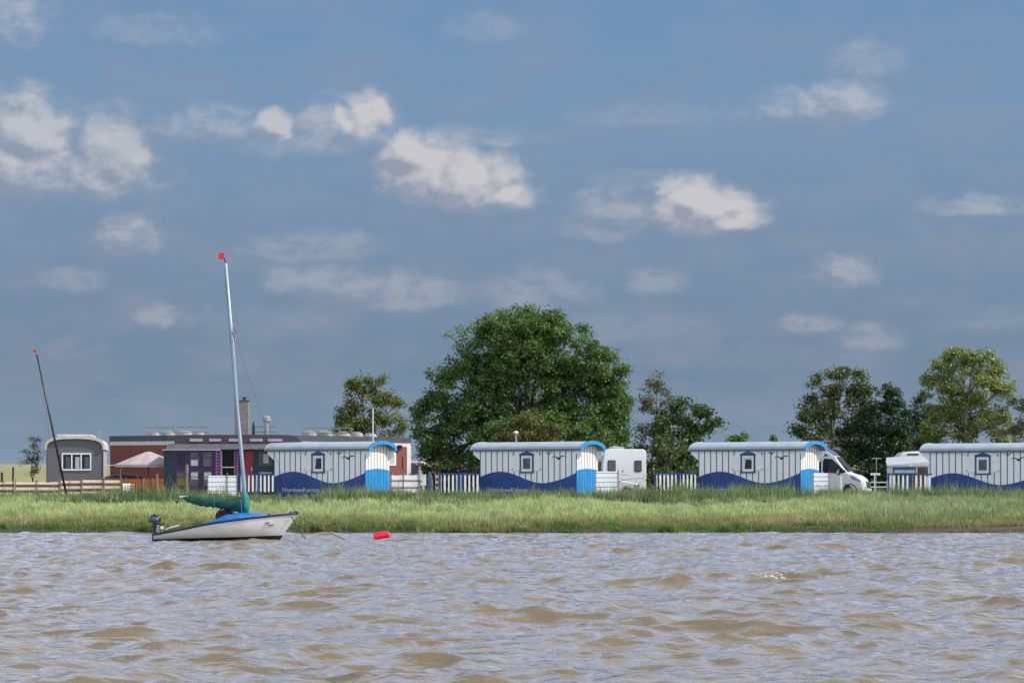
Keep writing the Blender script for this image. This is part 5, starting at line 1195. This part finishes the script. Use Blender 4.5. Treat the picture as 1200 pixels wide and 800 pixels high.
cmb = nd(nt, 'ShaderNodeCombineXYZ'); nt.links.new(az, cmb.inputs[0]); nt.links.new(el, cmb.inputs[1])
P0 = cmb.outputs[0]
def vm(op, a, b, c=None):
    n = nt.nodes.new('ShaderNodeVectorMath'); n.operation = op
    for i, v in enumerate((a, b, c)):
        if v is None: continue
        if isinstance(v, tuple): n.inputs[i].default_value = v
        else: nt.links.new(v, n.inputs[i])
    return n
def noise(vec, scale, detail=4, rough=.55, off=(0, 0, 0), st=(1, 1.5, 1)):
    mp = vm('MULTIPLY_ADD', vec, st, off).outputs[0]
    n = nt.nodes.new('ShaderNodeTexNoise'); n.inputs['Scale'].default_value = scale; n.inputs['Detail'].default_value = detail; n.inputs['Roughness'].default_value = rough
    nt.links.new(mp, n.inputs[0]); return n
wn = noise(P0, 1.5, 4)
warp = vm('MULTIPLY_ADD', vm('SUBTRACT', wn.outputs['Color'], (.5, .5, .5)).outputs[0], (.45, .35, 0), P0).outputs[0]
CL = [(18, 42, 44, 30, .62), (175, 45, 70, 18, .32), (235, 50, 25, 14, .2), (38, 165, 58, 44, .85), (135, 190, 46, 48, .82), (70, 215, 115, 34, .62), (20, 205, 60, 40, .5), (250, 155, 62, 24, .55), (325, 150, 22, 18, .85), (405, 152, 62, 30, .62), (425, 138, 30, 24, .95), (350, 172, 80, 18, .35),
      (497, 202, 54, 44, 1.05), (545, 213, 68, 40, 1.05), (480, 182, 34, 28, 1.0), (590, 232, 40, 18, .8), (156, 282, 34, 26, .62), (85, 332, 34, 16, .42), (190, 373, 28, 14, .52), (567, 38, 40, 18, .30), (365, 292, 80, 18, .40), (390, 333, 85, 20, .50), (470, 345, 80, 22, .48), (640, 345, 60, 26, .42),
      (712, 247, 50, 22, .5), (710, 272, 50, 16, .36), (824, 250, 60, 30, 1.0), (812, 236, 40, 24, 1.0), (855, 262, 44, 15, .8), (990, 128, 54, 27, .66), (930, 130, 46, 20, .5), (1015, 80, 46, 20, .36), (770, 138, 100, 14, .22), (1140, 250, 60, 14, .52), (985, 322, 40, 20, .58), (770, 334, 40, 16, .42), (945, 382, 36, 14, .5), (1020, 398, 34, 16, .46), (720, 385, 90, 18, .24), (300, 378, 80, 20, .22), (850, 420, 110, 20, .18), (750, 212, 60, 12, .25), (1160, 380, 50, 14, .22), (90, 410, 50, 12, .22), (600, 163, 50, 12, .15)]
DL = (-.22, -.42, 0)      # step toward the light used for the self shadow of each cloud
def field(vec, simple=False):
    A = S = None
    for (px, py, rx, ry, s) in CL:
        if simple and s < .5: continue
        a_, e_ = (px - 600) / F * DEG, (HZ - py) / F * DEG; ix, iy = F / (rx * 1.12) / DEG, F / (ry * 1.22) / DEG
        v = vm('MULTIPLY_ADD', vec, (ix, iy, 0), (-a_ * ix, -e_ * iy + .06, 0)).outputs[0]
        v = vm('MAXIMUM', v, vm('MULTIPLY', v, (-1, -1.35, 0)).outputs[0]).outputs[0]
        ln = vm('LENGTH', v, None).outputs['Value']
        f = mth(nt, 'SUBTRACT', 1.0, ln)
        A = f if A is None else mth(nt, 'SMOOTH_MAX', A, f, .06)
        if not simple:
            g = mth(nt, 'MULTIPLY', mth(nt, 'MULTIPLY_ADD', f, 1.6, .75, clamp=True), min(1, s ** 1.5 * 1.1))
            S = g if S is None else mth(nt, 'SMOOTH_MAX', S, g, .08)
    return A, S
n_hi = noise(P0, 1.25, 6, .52, st=(1, 1.25, 1)); n_big = noise(P0, .55, 4, .5, off=(4, 7, 0), st=(.8, 2.0, 1))
n_sh = noise(P0, 1.25, 5, .5, off=(.20, .26, 0), st=(1, 1.25, 1))
A1, S1 = field(warp); A2, _ = field(vm('ADD', warp, (.20, .30, 0)).outputs[0], True)
d1 = mth(nt, 'MULTIPLY_ADD', mth(nt, 'SUBTRACT', n_hi.outputs['Fac'], .5), 1.75, A1)
d2 = mth(nt, 'MULTIPLY_ADD', mth(nt, 'SUBTRACT', n_sh.outputs['Fac'], .5), 1.75, A2)
cv = nd(nt, 'ShaderNodeMapRange'); cv.interpolation_type = 'SMOOTHSTEP'; nt.links.new(d1, cv.inputs[0]); cv.inputs[1].default_value = -.34; cv.inputs[2].default_value = .58
n_w = noise(P0, 1.9, 5, .6, off=(9, 3, 0), st=(.8, 1.3, 1))
wisp = mth(nt, 'MAXIMUM', mth(nt, 'MULTIPLY_ADD', n_w.outputs['Fac'], 3.6, -1.05, clamp=True), mth(nt, 'MULTIPLY', S1, mth(nt, 'MULTIPLY', S1, 1.3), clamp=True))
cover = mth(nt, 'MULTIPLY', mth(nt, 'MULTIPLY', cv.outputs[0], S1, clamp=True), wisp)
shade = mth(nt, 'MULTIPLY_ADD', mth(nt, 'SUBTRACT', d1, d2), 1.5, .50, clamp=True)
# base gradient
gr_ = nd(nt, 'ShaderNodeValToRGB'); els = gr_.color_ramp.elements
def s2l(r, g, b): return tuple(((c / 255 + .055) / 1.055) ** 2.4 if c > 10 else c / 255 / 12.92 for c in (r, g, b)) + (1,)
els[0].position = 0; els[0].color = s2l(140, 156, 178); els[1].position = 1; els[1].color = s2l(114, 147, 184)
for pos, c in ((.08, (125, 147, 168)), (.22, (116, 138, 161)), (.5, (121, 145, 172)), (.75, (120, 150, 182))): q = els.new(pos); q.color = s2l(*c)
nt.links.new(mth(nt, 'DIVIDE', el, 11.0, clamp=True), gr_.inputs[0])
veil = mth(nt, 'MULTIPLY', mth(nt, 'MULTIPLY_ADD', n_big.outputs['Fac'], 3.2, -1.35, clamp=True), mth(nt, 'MULTIPLY_ADD', el, -.045, .75, clamp=True))
low = mixc(nt, veil, gr_.outputs[0], s2l(141, 151, 171))
ccol = mixc(nt, shade, s2l(150, 158, 176), s2l(202, 201, 205))
# warmer/dimmer low clouds
lowf = mth(nt, 'MULTIPLY_ADD', el, -.16, 1.0, clamp=True)
ccol = mixc(nt, mth(nt, 'MULTIPLY', lowf, .8), ccol, s2l(164, 158, 172))
low = mixc(nt, mth(nt, 'MULTIPLY', cover, .95), low, ccol)
# upper sky: nishita with clouds and haze added unseen to lift ambient light
nz_ = nd(nt, 'ShaderNodeTexNoise'); nz_.inputs['Scale'].default_value = 2.6; nz_.inputs['Detail'].default_value = 6; nt.links.new(tc.outputs['Generated'], nz_.inputs[0])
hc = mth(nt, 'MULTIPLY_ADD', nz_.outputs['Fac'], 5, -2.15, clamp=True)
skyc = vm('MULTIPLY', sky.outputs[0], (.14, .14, .14)).outputs[0]
high = mixc(nt, mth(nt, 'MULTIPLY', hc, .8), skyc, (1.05, 1.07, 1.13))
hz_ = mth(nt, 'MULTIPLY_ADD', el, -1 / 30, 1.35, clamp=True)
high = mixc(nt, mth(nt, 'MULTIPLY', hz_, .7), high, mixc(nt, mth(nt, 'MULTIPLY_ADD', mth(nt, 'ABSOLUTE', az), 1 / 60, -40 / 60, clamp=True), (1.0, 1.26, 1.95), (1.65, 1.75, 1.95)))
azf = mth(nt, 'MULTIPLY_ADD', mth(nt, 'ABSOLUTE', az), 1 / 25, -35 / 25, clamp=True)  # brightened sky added behind the camera to fill the shaded walls
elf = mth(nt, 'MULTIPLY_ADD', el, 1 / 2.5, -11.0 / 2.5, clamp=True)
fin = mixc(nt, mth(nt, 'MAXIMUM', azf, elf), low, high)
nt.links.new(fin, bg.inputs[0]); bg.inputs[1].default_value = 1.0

scene.view_settings.view_transform = 'Standard'; scene.view_settings.look = 'None'; scene.view_settings.exposure = 0; scene.view_settings.gamma = 1
scene.render.engine = 'CYCLES'; scene.cycles.use_denoising = True; scene.cycles.denoiser = 'OPENIMAGEDENOISE'; scene.cycles.denoising_input_passes = 'RGB_ALBEDO_NORMAL'; scene.cycles.denoising_prefilter = 'NONE'; scene.cycles.max_bounces = 6; scene.cycles.sample_clamp_indirect = 6
try: w.cycles.sampling_method = 'MANUAL'; w.cycles.sample_map_resolution = 1024
except Exception: pass
